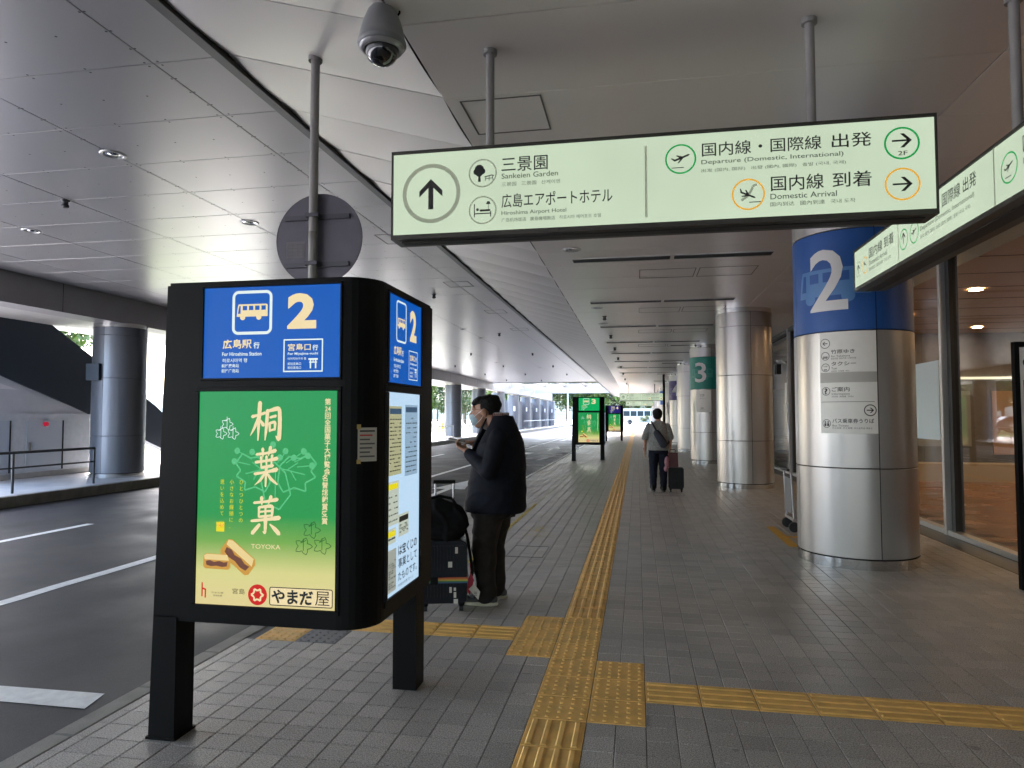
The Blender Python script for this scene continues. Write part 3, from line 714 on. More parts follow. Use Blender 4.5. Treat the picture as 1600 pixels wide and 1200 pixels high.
for x in (5.6, 8.0, 10.4, 13.5):
    for y in (6.5, 9.6, 12.6, 15.6, 18):
        n += 1
        t = empty('hall_downlight', (x, y, 3.69), f'lit warm downlight in the hall ceiling, {["first","second","third","fourth"][[5.6,8.0,10.4,13.5].index(x)]} row behind the glass, {ordinal([6.5,9.6,12.6,15.6,18].index(y))} along it', 'ceiling lamp', 'lit downlights in the hall')
        mb = MB(); mb.lathe([(.13, 0), (.13, -.012), (.1, -.014)], (0, 0, 0), white_w, 20); mb.build('rim', t)
        mb = MB(); mb.lathe([(.1, -.010), (.0001, -.010)], (0, 0, 0), warm, 20); mb.build('bulb', t, fix=True)
# white panel fixed to the glass
mb = MB(); mb.box(-.03, -.02, 0, .78, 0, 1.1, mat('pale blue sheet', (.62, .72, .76), .5)); o = mb.build('notice_board', None, (XG - .0, 10.33, 1.24)); tag(o, 'blank pale blue white sheet fixed on the glass wall', 'board')
mb = MB(); mb.box(-.12, .0, -.15, .15, 0, .28, dark); o = mb.build('wall_speaker', None, (XG - .13, 20.4, 2.75), 0); tag(o, 'small black box mounted high on the glass wall behind the first column', 'speaker')
mb = MB(); mb.box(-.02, -.01, 0, .25, 0, .6, white_p); o = mb.build('glass_notice', None, (XG, 20.1, 1.9)); tag(o, 'narrow white notice on the glass beyond the first column', 'notice')
# sign stand at the right edge
t = empty('sign_stand', (3.62, 7.0, 0), 'white sign board with a black frame standing at the right edge by the glass', 'sign')
mb = MB(); mb.box(-.22, -.18, -.03, .03, 0, 2.25, blackm); mb.box(.5, .54, -.03, .03, 0, 2.25, blackm); mb.box(-.18, .5, -.03, .03, 2.2, 2.25, blackm); mb.box(-.18, .5, -.03, .03, .68, .72, blackm); mb.build('frame', t)
mb = MB(); mb.box(-.18, .5, -.015, .015, .72, 2.2, white_p); mb.build('board', t)
fc = Face(frame((0, -.02, 0), (1, 0, 0), (0, 0, 1))); fc.disc(-.1, 2.06, .05, ink); fc.rect(-.15, 1.5, .45, 1.9, mat('sign red', (.5, .05, .03), .5)); fc.build('print', t)
# baggage cart behind the first column
t = empty('baggage_cart', (2.19, 9.85, 0), 'steel baggage cart parked behind the blue banded column', 'cart')
for y in (0, .45):
    mb = MB(); mb.path([(-.12, y, .17), (-.15, y, .80), (-.19, y, .84)], .014, rail_s); mb.build('upright', t)
    mb = MB(); mb.tube((-.12, y - .02, .07), (-.12, y + .02, .07), .07, mat('rubber', (.015, .015, .016), .6)); mb.build('wheel', t)
mb = MB(); mb.box(-.14, .7, -.02, .47, .15, .19, rail_s); mb.build('deck', t)
mb = MB(); mb.tube((-.19, -.03, .84), (-.19, .48, .84), .02, mat('rubber', (0, 0, 0))); mb.build('handle', t)
mb = MB(); mb.box(-.15, -.14, .02, .43, .25, .72, mat('cart panel', (.12, .12, .13), .5)); mb.build('back_plate', t)
# ------------------------------------------------------------------ hanging signs
sign_c = lit('sign face', srgb(200, 217, 190), 1.0, .07, 1.3); frame_m = mat('sign frame', (.05, .047, .04), .4, .3)
ringg = mat('sign ring grey', (.3, .33, .27), .5, emit=srgb(140, 150, 125), estr=K * .6)
grn = mat('sign green', (.0, .3, .08), .5, emit=srgb(20, 150, 70), estr=K * .7); org = mat('sign orange', (.6, .32, .05), .5, emit=srgb(225, 165, 50), estr=K * .8)
sg2 = mat('sign grey ink', (.02, .025, .02), .5, emit=srgb(55, 62, 52), estr=K * .4)
def hang_sign(x, y, z0, z1, L, depth, lb, poles, rz=0, ztop=CZ, group=None):
    t = empty('hanging_sign', (x, y, 0), lb, 'sign', group, rz)
    mb = MB(); b = .022
    mb.box(0, L, .012, depth, z0 - .03, z1 + .02, frame_m)
    mb.box(0, L, 0, .011, z0 - .03, z0, frame_m); mb.box(0, L, 0, .011, z1, z1 + .02, frame_m); mb.box(0, .012, 0, .011, z0 + .001, z1 - .001, frame_m); mb.box(L - .012, L, 0, .011, z0 + .001, z1 - .001, frame_m)
    mb.box(.05, L - .05, depth * .3, depth * .7, z0 - .036, z0 - .031, mat('frame groove', (.02, .02, .018), .6)); mb.build('frame', t)
    mb = MB(); mb.add([(.013, .006, z0 + .001), (L - .013, .006, z0 + .001), (L - .013, .006, z1 - .001), (.013, .006, z1 - .001)], [(0, 1, 2, 3)], sign_c); mb.build('light_panel', t)
    mb = MB(); mb.add([(.013, depth + .004, z0 + .001), (L - .013, depth + .004, z0 + .001), (L - .013, depth + .004, z1 - .001), (.013, depth + .004, z1 - .001)], [(3, 2, 1, 0)], sign_c); mb.build('light_panel', t)  # glowing back panel, unseen from the camera, added for more light
    for p in poles:
        mb = MB(); mb.tube((p, depth / 2, z1 + .02), (p, depth / 2, ztop - .02), .028, pole_m, n=16); mb.lathe([(.045, ztop - .03), (.045, ztop)], (p, depth / 2, 0), pole_m, 16); mb.lathe([(.028, ztop - .031), (.045, ztop - .03)], (p, depth / 2, 0), pole_m, 16); mb.build('pole', t)
    return t, Face(frame((0, .006, 0), (1, 0, 0), (0, 0, 1)))
ms, f = hang_sign(-1.55, 4.14, 2.73, 3.255, 3.22, .2, 'long lit hanging sign facing the camera with an up arrow in a grey ring', (.63, 2.58))
X0 = 1.55
def T(s, x0, z0, x1, z1, m=ink, off=.006): f.text(s, x0 + X0, z0, x1 + X0, z1, m, 2, off=off)
f.ring(-1.283 + X0, 2.99, .192, .026, ringg); f.arrow(-1.286 + X0, 2.985, .098, math.pi / 2, ink, 2, .34)
f.ring(-.947 + X0, 3.1, .091, .009, ringg)
for du, dv, r in ((-.022, .025, .03), (-.04, .01, .02), (-.003, .012, .02), (-.022, .0, .022)): f.disc(-.947 + X0 + du, 3.1 + dv, r, ink, 2 + r * 10)
f.poly([(X0 - .947 - .03, 3.045), (X0 - .947 - .012, 3.045), (X0 - .947 - .016, 3.1), (X0 - .947 - .026, 3.1)], ink, 3)
f.line([(X0 - .935, 3.075), (X0 - .885, 3.085), (X0 - .875, 3.078)], .006, ink, 2); f.line([(X0 - .925, 3.076), (X0 - .93, 3.05)], .004, ink, 3); f.line([(X0 - .905, 3.08), (X0 - .905, 3.05)], .004, ink, 3); f.line([(X0 - .885, 3.08), (X0 - .88, 3.05)], .004, ink, 3); f.line([(X0 - .93, 3.062), (X0 - .88, 3.066)], .004, ink, 3.5)
f.ring(-.947 + X0, 2.864, .09, .009, ringg)
f.line([(X0 - 1.0, 2.905), (X0 - 1.0, 2.82)], .006, ink, 2); f.line([(X0 - 1.0, 2.842), (X0 - .895, 2.842)], .007, ink, 2.5); f.line([(X0 - .895, 2.855), (X0 - .895, 2.82)], .006, ink, 2)
f.rect(X0 - .965, 2.855, X0 - .898, 2.868, ink, 2); f.disc(X0 - .98, 2.868, .009, ink, 2); f.line([(X0 - .91, 2.868), (X0 - .91, 2.905)], .003, ink, 2); f.poly([(X0 - .925, 2.9), (X0 - .895, 2.9), (X0 - .903, 2.918), (X0 - .917, 2.918)], ink, 3)
T('三景園', -.826, 3.098, -.534, 3.19); T('Sankeien Garden', -.826, 3.055, -.47, 3.088, sg2, .003); T('三景园   三景園   산케이엔', -.826, 3.007, -.457, 3.032, sg2, .0)
T('広島エアポートホテル', -.826, 2.87, -.138, 2.958); T('Hiroshima Airport Hotel', -.826, 2.818, -.42, 2.85, sg2, .003); T('广岛机场饭店   廣島機場飯店   히로시마 에어포트 호텔', -.826, 2.78, -.208, 2.805, sg2, .0)
f.rect(.056 + X0, 2.765, .07 + X0, 3.2, ringg, 2)
f.ring(.267 + X0, 3.107, .091, .010, grn); f.plane_icon(.272 + X0, 3.115, .06, R(20), ink); f.rect(.215 + X0, 3.052, .285 + X0, 3.057, ink, 2)
T('国内線・国際線', .391, 3.112, 1.06, 3.195); T('出発', 1.115, 3.112, 1.329, 3.195); T('Departure (Domestic, International)', .387, 3.058, 1.177, 3.092, sg2, .003); T('出发 (国内, 国际)   出發 (國內, 國際)   출발 (국내, 국제)', .386, 3.014, 1.189, 3.038, sg2, .0)
f.ring(1.487 + X0, 3.115, .094, .011, grn); f.arrow(1.487 + X0, 3.13, .052, 0, ink, 2, .2); T('2F', 1.465, 3.045, 1.515, 3.07, ink, .006)
f.ring(.651 + X0, 2.87, .094, .010, org); f.plane_icon(.648 + X0, 2.868, .056, R(-25) , ink)
f.line([(X0 + .612, 2.835), (X0 + .65, 2.862), (X0 + .672, 2.9), (X0 + .68, 2.92), (X0 + .70, 2.925)], .014, ringg, 1.5); f.rect(.655 + X0, 2.82, .72 + X0, 2.825, ink, 2)
T('国内線', .778, 2.88, 1.068, 2.97); T('到着', 1.115, 2.88, 1.324, 2.97); T('Domestic Arrival', .774, 2.832, 1.137, 2.865, sg2, .003); T('国内到达   國內到達   국내 도착', .773, 2.79, 1.235, 2.815, sg2, .0)
f.ring(1.485 + X0, 2.88, .094, .010, org); f.arrow(1.485 + X0, 2.88, .052, 0, ink, 2, .2)
f.build('lettering', ms)
for y, lb in ((52, 'distant lit direction sign hanging across the path, above the walking man'), (79, 'farthest pale direction sign hanging beneath the one above the walking man')):
    c = copy_tree(ms); c.location.y = y; c.location.x = -1.3; tag(c, lb)
# sign along the path, read from the road side
L = 5.9
s2, f = hang_sign(1.98, 6.74, 2.745, 3.075, L, .27, 'long lit hanging sign running away along the glass wall at the upper right', (.9, 2.52, 5.0), rz=R(-90))
def Yt(y): return 6.74 - y
def T2(s, ya, z0, yb, z1, m=ink, off=.006): f.text(s, Yt(ya), z0, Yt(yb), z1, m, 2, off=off)
f.ring(Yt(6.62), 2.9, .072, .007, ringg); f.arrow(Yt(6.62), 2.9, .045, math.pi / 2, ink, 2, .2)
f.ring(Yt(6.44), 2.9, .075, .009, org); f.plane_icon(Yt(6.44), 2.91, .045, R(-25), ink)
T2('国内線 到着', 6.33, 2.93, 5.75, 3.02); T2('Domestic Arrival', 6.33, 2.87, 5.9, 2.91, sg2, .003); T2('国内到达  國內到達  국내 도착', 6.33, 2.82, 5.82, 2.85, sg2, .0)
f.rect(Yt(5.66), 2.745, Yt(5.645), 3.075, ringg, 3)
f.ring(Yt(5.55), 2.9, .08, .009, grn); f.arrow(Yt(5.55), 2.91, .045, math.pi / 2, ink, 2, .2); f.ring(Yt(5.35), 2.9, .08, .009, grn); f.plane_icon(Yt(5.35), 2.91, .05, R(20), ink)
T2('国内線・国際線 出発', 5.24, 2.94, 4.42, 3.03); T2('Departure (Domestic, International)', 5.24, 2.87, 4.45, 2.91, sg2, .003); T2('出发 (国内, 国际)  出發 (國內, 國際)  출발 (국내, 국제)', 5.24, 2.82, 4.5, 2.85, sg2, .0)
f.rect(Yt(4.22), 2.745, Yt(4.205), 3.075, ringg, 3)
f.ring(Yt(4.06), 2.91, .085, .009, grn); f.plane_icon(Yt(4.06), 2.92, .05, R(20), ink); f.rect(Yt(4.1), 2.86, Yt(4.04), 2.865, ink, 2)
T2('国内線・国際線 出発', 3.92, 2.94, 3.05, 3.03); T2('Departure (Domestic, International)', 3.92, 2.87, 3.1, 2.91, sg2, .003)
f.build('lettering', s2)
# round traffic sign seen from behind
t = empty('round_road_sign', (-2.3, 4.56, 0), 'round sign seen from behind on a pole hanging from the ceiling above the kiosk', 'sign')
db = mat('sign back', (.10, .095, .115), .42, .5, var=.06); zt = CZ + (RZ - CZ) * (2.3 - 1.41) / (3.2 - 1.41)
mb = MB(); mb.tube((0, 0, 2.52), (0, 0, zt), .032, pole_m, n=20); mb.lathe([(.05, zt - .03), (.05, zt + .02)], (0, 0, 0), pole_m, 20); mb.lathe([(.034, 2.84), (.034, 2.9), (.034, 2.9)], (0, 0, 0), pole_m, 20); mb.build('pole', t)
mb = MB(); mb.tube((.02, .052, 2.86), (.02, .056, 2.86), .335, db, n=64, smooth=False); mb.lathe([(.335, -.006), (.338, 0), (.335, .006)], (0, 0, 0), db, 64)
n0 = len(mb.v) - 64 * 3; mb.v[n0:] = [(v[0] + .02, v[2] + .054, v[1] + 2.86) for v in mb.v[n0:]]; mb.build('disc', t)
for z_ in (3.02, 2.67):
    mb = MB(); mb.box(-.24, .26, .033, .051, z_ - .017, z_ + .017, mat('bracket', (.07, .068, .08), .4, .6)); mb.box(-.05, .05, -.036, .033, z_ - .014, z_ + .014, mat('bracket', (0,) * 3)); mb.build('bracket', t)
fc = Face(frame((0, .051, 0), (1, 0, 0), (0, 0, 1))); fc.rect(-.235, 2.73, -.09, 2.85, mat('sticker', (.2, .19, .21), .6)); 
for i in range(4): fc.rect(-.225, 2.745 + .027 * i, -.1, 2.748 + .027 * i, ink2, 2)
for i in range(4): fc.rect(-.225 + .04 * i, 2.745, -.222 + .04 * i, 2.83, ink2, 3)
fc.build('sticker', t)
# dome camera
t = empty('dome_camera', (-1.45, 3.7, 0), 'grey dome security camera hanging under the ceiling', 'security camera')
cg = mat('camera grey', (.20, .21, .22), .4); hz = CZ + .02
mb = MB(); mb.lathe([(.045, hz + .0), (.045, 4.02 - .04), (.062, 3.96), (.085, 3.93), (.112, 3.86), (.128, 3.80), (.134, 3.755), (.14, 3.75), (.142, 3.735), (.132, 3.72), (.1, 3.715)], (0, 0, 0), cg, 40); mb.build('housing', t)
mb = MB(); mb.lathe([(.131, 3.722), (.12, 3.700), (.102, 3.700), (.1, 3.712)], (0, 0, 0), mat('camera ring', (.35, .35, .36), .3, .4), 40); mb.build('ring', t)
mb = MB(); mb.lathe([(.098, 3.71)] + [(.096 * math.cos(R(a)), 3.7 - .09 * math.sin(R(a))) for a in range(0, 91, 10)], (0, 0, 0), mat('smoked dome', (.01, .01, .012), .04, coat=1), 36); mb.build('dome', t)
mb = MB(); mb.path([(.09, .02, 4.4 - .4), (.1, .02, 3.93), (.075, .02, 3.9)], .006, blackm); mb.build('cable', t)
# ------------------------------------------------------------------ ceiling fittings
rim_m = mat('downlight rim', (.55, .55, .55), .3, .5); bowl_m = mat('downlight bowl', (.75, .75, .76), .16, 1)
def downlight(x, y, zz, lb, grp, tpl=[]):
    if tpl: t = copy_tree(tpl[0]); t.location = (x, y, zz); tag(t, lb, group=grp); return
    t = empty('downlight', (x, y, zz), lb, 'ceiling lamp', grp); tpl.append(t)
    mb = MB(); mb.lathe([(.135, 0), (.135, -.006), (.125, -.012), (.105, -.012), (.1, -.004)], (0, 0, 0), rim_m, 32); mb.build('rim', t)
    mb = MB(); mb.lathe([(.1, -.004), (.08, -.0015), (.04, -.001), (.038, -.008), (.0001, -.011)], (0, 0, 0), bowl_m, 32); mb.build('reflector', t)
for i, (x, y) in enumerate([(-5.66, 6.5), (-5.66, 9.2), (-9.25, 9.0), (-5.66, 21.9), (-5.66, 24.5), (-9.25, 24.8), (-7.45, 36), (-5.66, 40)]):
    downlight(x, y, RZ, ['round recessed downlight in the grey road ceiling, nearest the camera', 'round recessed downlight in the road ceiling just left of the round sign back', 'round recessed downlight in the road ceiling at the left edge of the view'][i] if i < 3 else f'round downlight in the far road ceiling above the parked bays, {ordinal(i-3)} of the far ones', 'downlights in the road ceiling')
for i, (x, y) in enumerate([(-.9, 9.65), (-.85, 15.0), (-.85, 17.6), (-.85, 25.5), (-.85, 33.4), (-.85, 41)]):
    downlight(x, y, CZ, f'round recessed downlight in the beige path ceiling, {ordinal(i)} past the hanging sign', 'downlights in the path ceiling')
sens = mat('sensor black', (.04, .04, .042), .4)
def sensor(x, y, zz, lb, grp, tpl=[]):
    if tpl: t = tpl[0].copy(); C.objects.link(t); t.location = (x, y, zz); t['label'] = lb; t['group'] = grp; return
    mb = MB(); mb.lathe([(.055, 0), (.055, -.01), (.035, -.02), (.035, -.06), (.045, -.065), (.045, -.09), (.03, -.1), (.0001, -.1)], (0, 0, 0), sens, 20); t = mb.build('ceiling_sensor', None, (x, y, zz), fix=True)
    tag(t, lb, 'sensor', grp); tpl.append(t)
rows = {'inner': (-4.72, [9.9, 15.5, 23.3, 31.0, 38.8, 46.6]), 'middle': (-7.5, [7.8, 30.5, 38.2, 46.0, 54]), 'outer': (-10.2, [22, 30, 37.7, 45.5, 53.3])}
for rn, (x, yy) in rows.items():
    for i, y in enumerate(yy): sensor(x, y, RZ, f'small black ceiling sensor in the {rn} row over the road, {ordinal(i)} from the camera', 'sensors in the ceilings')
for i, y in enumerate([16.3, 20.2, 23.9, 28, 33, 38, 44, 50]): sensor(-.75, y, CZ, f'small black ceiling sensor in the beige path ceiling, {ordinal(i)} past the hanging sign', 'sensors in the ceilings')
for i, y in enumerate([10.35, 14.3, 18.25, 22.2, 26.1, 30, 34, 38]):
    t = empty('linear_vent', (.5, y, CZ), f'long black slot vent across the path ceiling, {ordinal(i)} from the camera', 'vent', 'slot vents in the path ceiling')
    for a, b in ((-1.45, .0), (.06, 1.45)):
        mb = MB(); mb.box(a, b, -.115, .115, -.008, 0, dark); mb.box(a, b, -.125, -.116, -.014, 0, rim_m); mb.box(a, b, .116, .125, -.014, 0, rim_m); g_ = mb.build('grille', t)
        mb = MB(); [mb.box(a + .01, b - .01, q, q + .006, -.016, -.009, mat('vent blade', (.05, .05, .05), .4)) for q in (-.08, -.04, .0, .04, .08)]; mb.build('blades', g_)
# thin conduits branching from the columns at ceiling height
for i, k in enumerate((2, 3, 4, 5)):
    y = 8.15 + 7.87 * k; mb = MB(); mb.tube((1.1, y - .7, CZ - .03), (1.9, y - .7, CZ - .03), .012, sens); mb.ball((1.9, y - .7, CZ - .05), .04, sens); tag(mb.build('conduit'), f'thin dark conduit under the ceiling beside the {["green banded","plain","purple banded","farther plain"][i]} column', 'conduit')

# ------------------------------------------------------------------ kiosks
def grad_mat(name, stops, z0, z1, s=1.0):
    m = bpy.data.materials.new(name); m.use_nodes = True; n = m.node_tree; b = n.nodes['Principled BSDF']
    g = n.nodes.new('ShaderNodeNewGeometry'); se = n.nodes.new('ShaderNodeSeparateXYZ'); n.links.new(g.outputs['Position'], se.inputs[0])
    mr = n.nodes.new('ShaderNodeMapRange'); mr.inputs[1].default_value = z0; mr.inputs[2].default_value = z1; n.links.new(se.outputs[2], mr.inputs[0])
    cr = n.nodes.new('ShaderNodeValToRGB'); n.links.new(mr.outputs[0], cr.inputs[0]); e = cr.color_ramp.elements
    while len(e) < len(stops): e.new(.5)
    for el_, (p, c) in zip(e, stops): el_.position = p; el_.color = (*c, 1)
    n.links.new(cr.outputs[0], b.inputs['Emission Color']); b.inputs['Emission Strength'].default_value = s * K
    b.inputs['Base Color'].default_value = (.02, .04, .02, 1); b.inputs['Roughness'].default_value = .35; b.inputs['Specular IOR Level'].default_value = .25
    MATS[name] = m; return m
post_m = grad_mat('poster print', [(0, srgb(214, 196, 140)), (.16, srgb(205, 200, 132)), (.3, srgb(110, 160, 70)), (.42, srgb(20, 140, 66)), (1, srgb(0, 140, 74))], .66, 1.69, 1.1)
blue_l = {2: lit('panel blue', srgb(0, 92, 190), .9), 3: lit('panel green', srgb(0, 175, 95), .95), 4: lit('panel purple', srgb(40, 30, 110), .95)}
cream = lit('print cream', srgb(238, 218, 170), 1.0); whit = lit('print white', srgb(225, 238, 235), 1.0); pgreen = lit('print light green', srgb(90, 195, 130), .9)
dgreen = lit('print dark green', srgb(25, 95, 45), .6); ylw = lit('print yellow', srgb(235, 220, 30), .95); redl = lit('print red', srgb(205, 35, 30), .95); blk = mat('poster ink', (.01, .01, .01), .4)
cake = lit('print cake crust', srgb(214, 160, 70), .85); cakel = lit('print cake light', srgb(240, 215, 150), .9); bean = lit('print bean paste', srgb(120, 75, 60), .8)
case_m = lit('case light', srgb(190, 220, 245), 1.0); paper = lit('lit paper', srgb(196, 205, 190), .9); paper2 = lit('lit paper blue', srgb(150, 180, 205), .9)
def blueface(f, u0, v0, W, H_, n, detail=True):
    bg = blue_l[n]; P = lambda a, b: (u0 + a * W, v0 + H_ - b * H_)
    f.rect(u0, v0, u0 + W, v0 + H_, bg, 1)
    f.rframe(*P(.212, .525), *P(.509, .04), W * .045, W * .02, whit, 2)
    f.bus(P(.245, 0)[0], P(0, .375)[1], W * .23, cream, bg, 2)
    T = lambda s, a, b, c, d, m=whit, o=.02: f.text(s, *P(a, d), *P(c, b), m, 3, off=o)
    T(str(n), .62, .087, .83, .475, cream, .045)
    nm = {2: ('広島駅', 'For Hiroshima Station', '히로시마역 행', '前往廣島站', '前往广岛站'), 3: ('白市駅', 'For Shiraichi Station', '시라이치역 행', '前往白市站', '前往白市站'), 4: ('福山駅', 'For Fukuyama Station', '후쿠야마역 행', '前往福山站', '前往福山站')}[n]
    T(nm[0], .145, .575, .362, .68, cream, .022); T('行', .375, .61, .42, .68, whit, .03); T(nm[1], .142, .715, .436, .757, whit, .02); T(nm[2], .145, .785, .33, .83, whit, .01)
    T(nm[3], .14, .845, .27, .885, whit, .015); T(nm[4], .14, .90, .27, .942, whit, .015)
    if n == 2:
        f.rframe(*P(.595, .942), *P(.88, .585), .001, W * .009, whit, 2)
        T('宮島口', .628, .635, .793, .712, cream, .02); T('行', .805, .65, .845, .712, whit, .03); T('For Miyajima-guchi', .628, .73, .845, .765, whit, .02); T('미야지마구치 행', .628, .785, .76, .812, whit, .01)
        T('前往宮島口', .628, .838, .725, .868, whit, .01); T('前往宫岛口', .628, .88, .725, .91, whit, .01)
        f.rect(*P(.777, .815), *P(.845, .795), whit, 3); f.rect(*P(.783, .845), *P(.84, .832), whit, 3); f.rect(*P(.788, .905), *P(.798, .812), whit, 4); f.rect(*P(.825, .905), *P(.835, .812), whit, 4); f.rect(*P(.808, .832), *P(.815, .812), whit, 4)
B1 = [[(.05,.36,.07),(.25,.32,.05),(.47,.26,.06)], [(.30,.0,.11),(.27,.5,.085),(.25,.98,.03)], [(.27,.35,.06),(.14,.64,.07),(.0,.86,.012)], [(.29,.42,.03),(.42,.58,.09)], [(.55,.2,.09),(.52,.6,.08),(.48,.97,.03)],
      [(.55,.22,.05),(.93,.13,.10),(.95,.5,.09),(.93,.96,.11),(.82,.86,.02)], [(.63,.38,.05),(.82,.34,.06)], [(.62,.53,.06),(.63,.74,.05)], [(.62,.53,.05),(.80,.49,.07),(.79,.70,.05)], [(.63,.72,.04),(.80,.68,.05)]]
B2 = [[(.1,.15,.06),(.5,.12,.05),(.9,.04,.08)], [(.36,.0,.10),(.37,.22,.03)], [(.68,-.04,.11),(.6,.18,.03)], [(.06,.36,.06),(.5,.32,.05),(.97,.25,.08)], [(.3,.22,.08),(.31,.5,.05)], [(.52,.2,.08),(.52,.43,.05)], [(.75,.17,.08),(.72,.42,.05)], [(.3,.5,.05),(.8,.44,.07)],
      [(.03,.67,.06),(.5,.62,.05),(.97,.54,.09)], [(.52,.47,.10),(.5,1.0,.05)], [(.48,.64,.06),(.3,.82,.07),(.05,.97,.012)], [(.53,.63,.04),(.72,.8,.09),(.99,.94,.03)]]
B3 = [[(.1,.13,.06),(.5,.09,.05),(.9,.02,.08)], [(.36,-.02,.10),(.37,.18,.03)], [(.68,-.05,.10),(.6,.15,.03)], [(.28,.25,.07),(.27,.52,.05)], [(.28,.25,.05),(.75,.2,.08),(.72,.49,.06)], [(.29,.38,.04),(.72,.34,.05)], [(.5,.22,.06),(.5,.5,.05)], [(.27,.52,.05),(.72,.47,.05)],
      [(.02,.64,.06),(.5,.59,.06),(.98,.53,.10)], [(.51,.5,.10),(.5,.97,.07),(.42,.93,.02)], [(.3,.74,.08),(.06,.98,.10)], [(.66,.72,.03),(.82,.84,.10),(.98,.98,.09)]]
def poster(f, u0, v0, W, H_, full=True):
    P = lambda a, b: (u0 + a * W, v0 + H_ - b * H_)
    f.rect(u0, v0, u0 + W, v0 + H_, post_m, 1)
    T = lambda s, a, b, c, d, m=cream, o=.02, **k: f.text(s, *P(a, d), *P(c, b), m, k.pop('l', 6), off=o, **k)
    # leaf motif, outlines only
    def ln(pts, t=.011, m=pgreen, l=2): f.line([P(a, b) for a, b in pts], t * W, m, l)
    if full:
        def leaf(cx, cy, sx, sy, flip=1):
            o = [(0, -.1), (.25, -.5), (.55, -.42), (.8, -.6), (1.0, -.2), (.85, .1), (.98, .35), (.7, .6), (.72, .95), (.4, .8), (.1, 1.0), (-.05, .6)]
            ln([(cx + flip * a * sx, cy + b * sy) for a, b in o + [o[0]]]); ln([(cx, cy), (cx + flip * .7 * sx, cy + .25 * sy)], .008, l=2.5); ln([(cx + flip * .2 * sx, cy + .07 * sy), (cx + flip * .5 * sx, cy - .25 * sy)], .008, l=3); ln([(cx + flip * .3 * sx, cy + .1 * sy), (cx + flip * .45 * sx, cy + .5 * sy)], .008, l=3)
        leaf(.60, .36, .26, .11); leaf(.52, .36, .24, .11, -1); ln([(.56, .33), (.46, .4), (.5, .52), (.6, .55), (.68, .48), (.64, .38), (.56, .33)], l=2.2); ln([(.57, .36), (.57, .52)], .008, l=2.6)
        for bx, by in ((.29, .28), (.27, .33), (.40, .285), (.55, .25), (.64, .28), (.60, .31), (.70, .31), (.80, .30), (.83, .345), (.77, .28)):
            f.disc(*P(bx, by), W * .022, pgreen, 3.2, 12); ln([(bx, by), (bx * .6 + .56 * .4, by * .5 + .18)], .007, l=2.8)
        for cx, cy, m in ((.21, .155, whit), (.165, .2, whit), (.255, .2, whit), (.83, .64, dgreen), (.775, .715, dgreen), (.905, .71, dgreen)):
            s = .035 if m is whit else .05
            o = [(cx + s * (1 + .3 * math.cos(5 * a)) * math.cos(a), cy + s * .62 * (1 + .3 * math.cos(5 * a)) * math.sin(a)) for a in [2 * math.pi * k / 20 for k in range(21)]]
            ln(o, .004, m, 2); ln([(cx, cy + .02), (cx, cy - .035)], .004, m, 2.4); ln([(cx - .02, cy - .015), (cx + .02, cy - .028)], .004, m, 2.6)
    f.brush(B1, *P(.385, .235), *P(.61, .055), cream, 6); f.brush(B2, *P(.415, .445), *P(.59, .27), cream, 6); f.brush(B3, *P(.40, .665), *P(.61, .50), cream, 6)
    T('TOYOKA', .405, .712, .615, .733, o=0)
    if full:
        f.vtext('第#回全国菓子大博覧会', P(.935, 0)[0], P(0, .035)[1], W * .045, W * .0455, cream, 3, .02)
        f.vtext('名誉総裁賞受賞', P(.922, 0)[0], P(0, .385)[1], W * .045, W * .0465, cream, 3, .02)
        f.vtext('ひとつひとつの', P(.325, 0)[0], P(0, .415)[1], W * .034, W * .042, ylw, 4, 0); f.vtext('小さなお饅頭に、', P(.255, 0)[0], P(0, .415)[1], W * .034, W * .042, ylw, 4, 0); f.vtext('思いを込めて…', P(.185, 0)[0], P(0, .415)[1], W * .034, W * .042, ylw, 4, 0)
        f.rect(*P(.145, .66), *P(.205, .615), ylw, 3); f.text('宮島', *P(.15, .64), *P(.2, .62), org, 4, off=.02)
        T('宮島', .275, .92, .365, .945, blk, 0); f.rrect(*P(.54, .99), *P(.985, .905), W * .015, cream, 2); f.rframe(*P(.54, .99), *P(.985, .905), W * .015, W * .006, blk, 3)
        T('やまだ', .56, .915, .85, .98, blk, .03, warp=.05); T('屋', .865, .915, .965, .98, blk, .0)
    f.disc(*P(.455, .945), W * .068, redl, 3, 28)
    if full:
        o = [(.455 + .044 * (1 if k % 2 else .62) * math.cos(math.pi * k / 6 + .52), .945 + .044 * (W / H_) * (1 if k % 2 else .62) * math.sin(math.pi * k / 6 + .52)) for k in range(13)]
        f.poly([P(a, b) for a, b in o[:-1]], redl, 4); f.line([P(a, b) for a, b in o], W * .012, cream, 5)
        f.rect(*P(.045, .965), *P(.055, .9), redl, 3); f.line([P(.052, .927), P(.074, .931)], W * .011, redl, 3.5); f.rect(*P(.07, .97), *P(.08, .928), redl, 3.8); T('やまだ屋', .12, .94, .21, .948, blk, 0); T('宮島銘菓', .135, .953, .2, .961, blk, 0)
    else: T('やまだ屋', .56, .915, .965, .98, blk, .03)
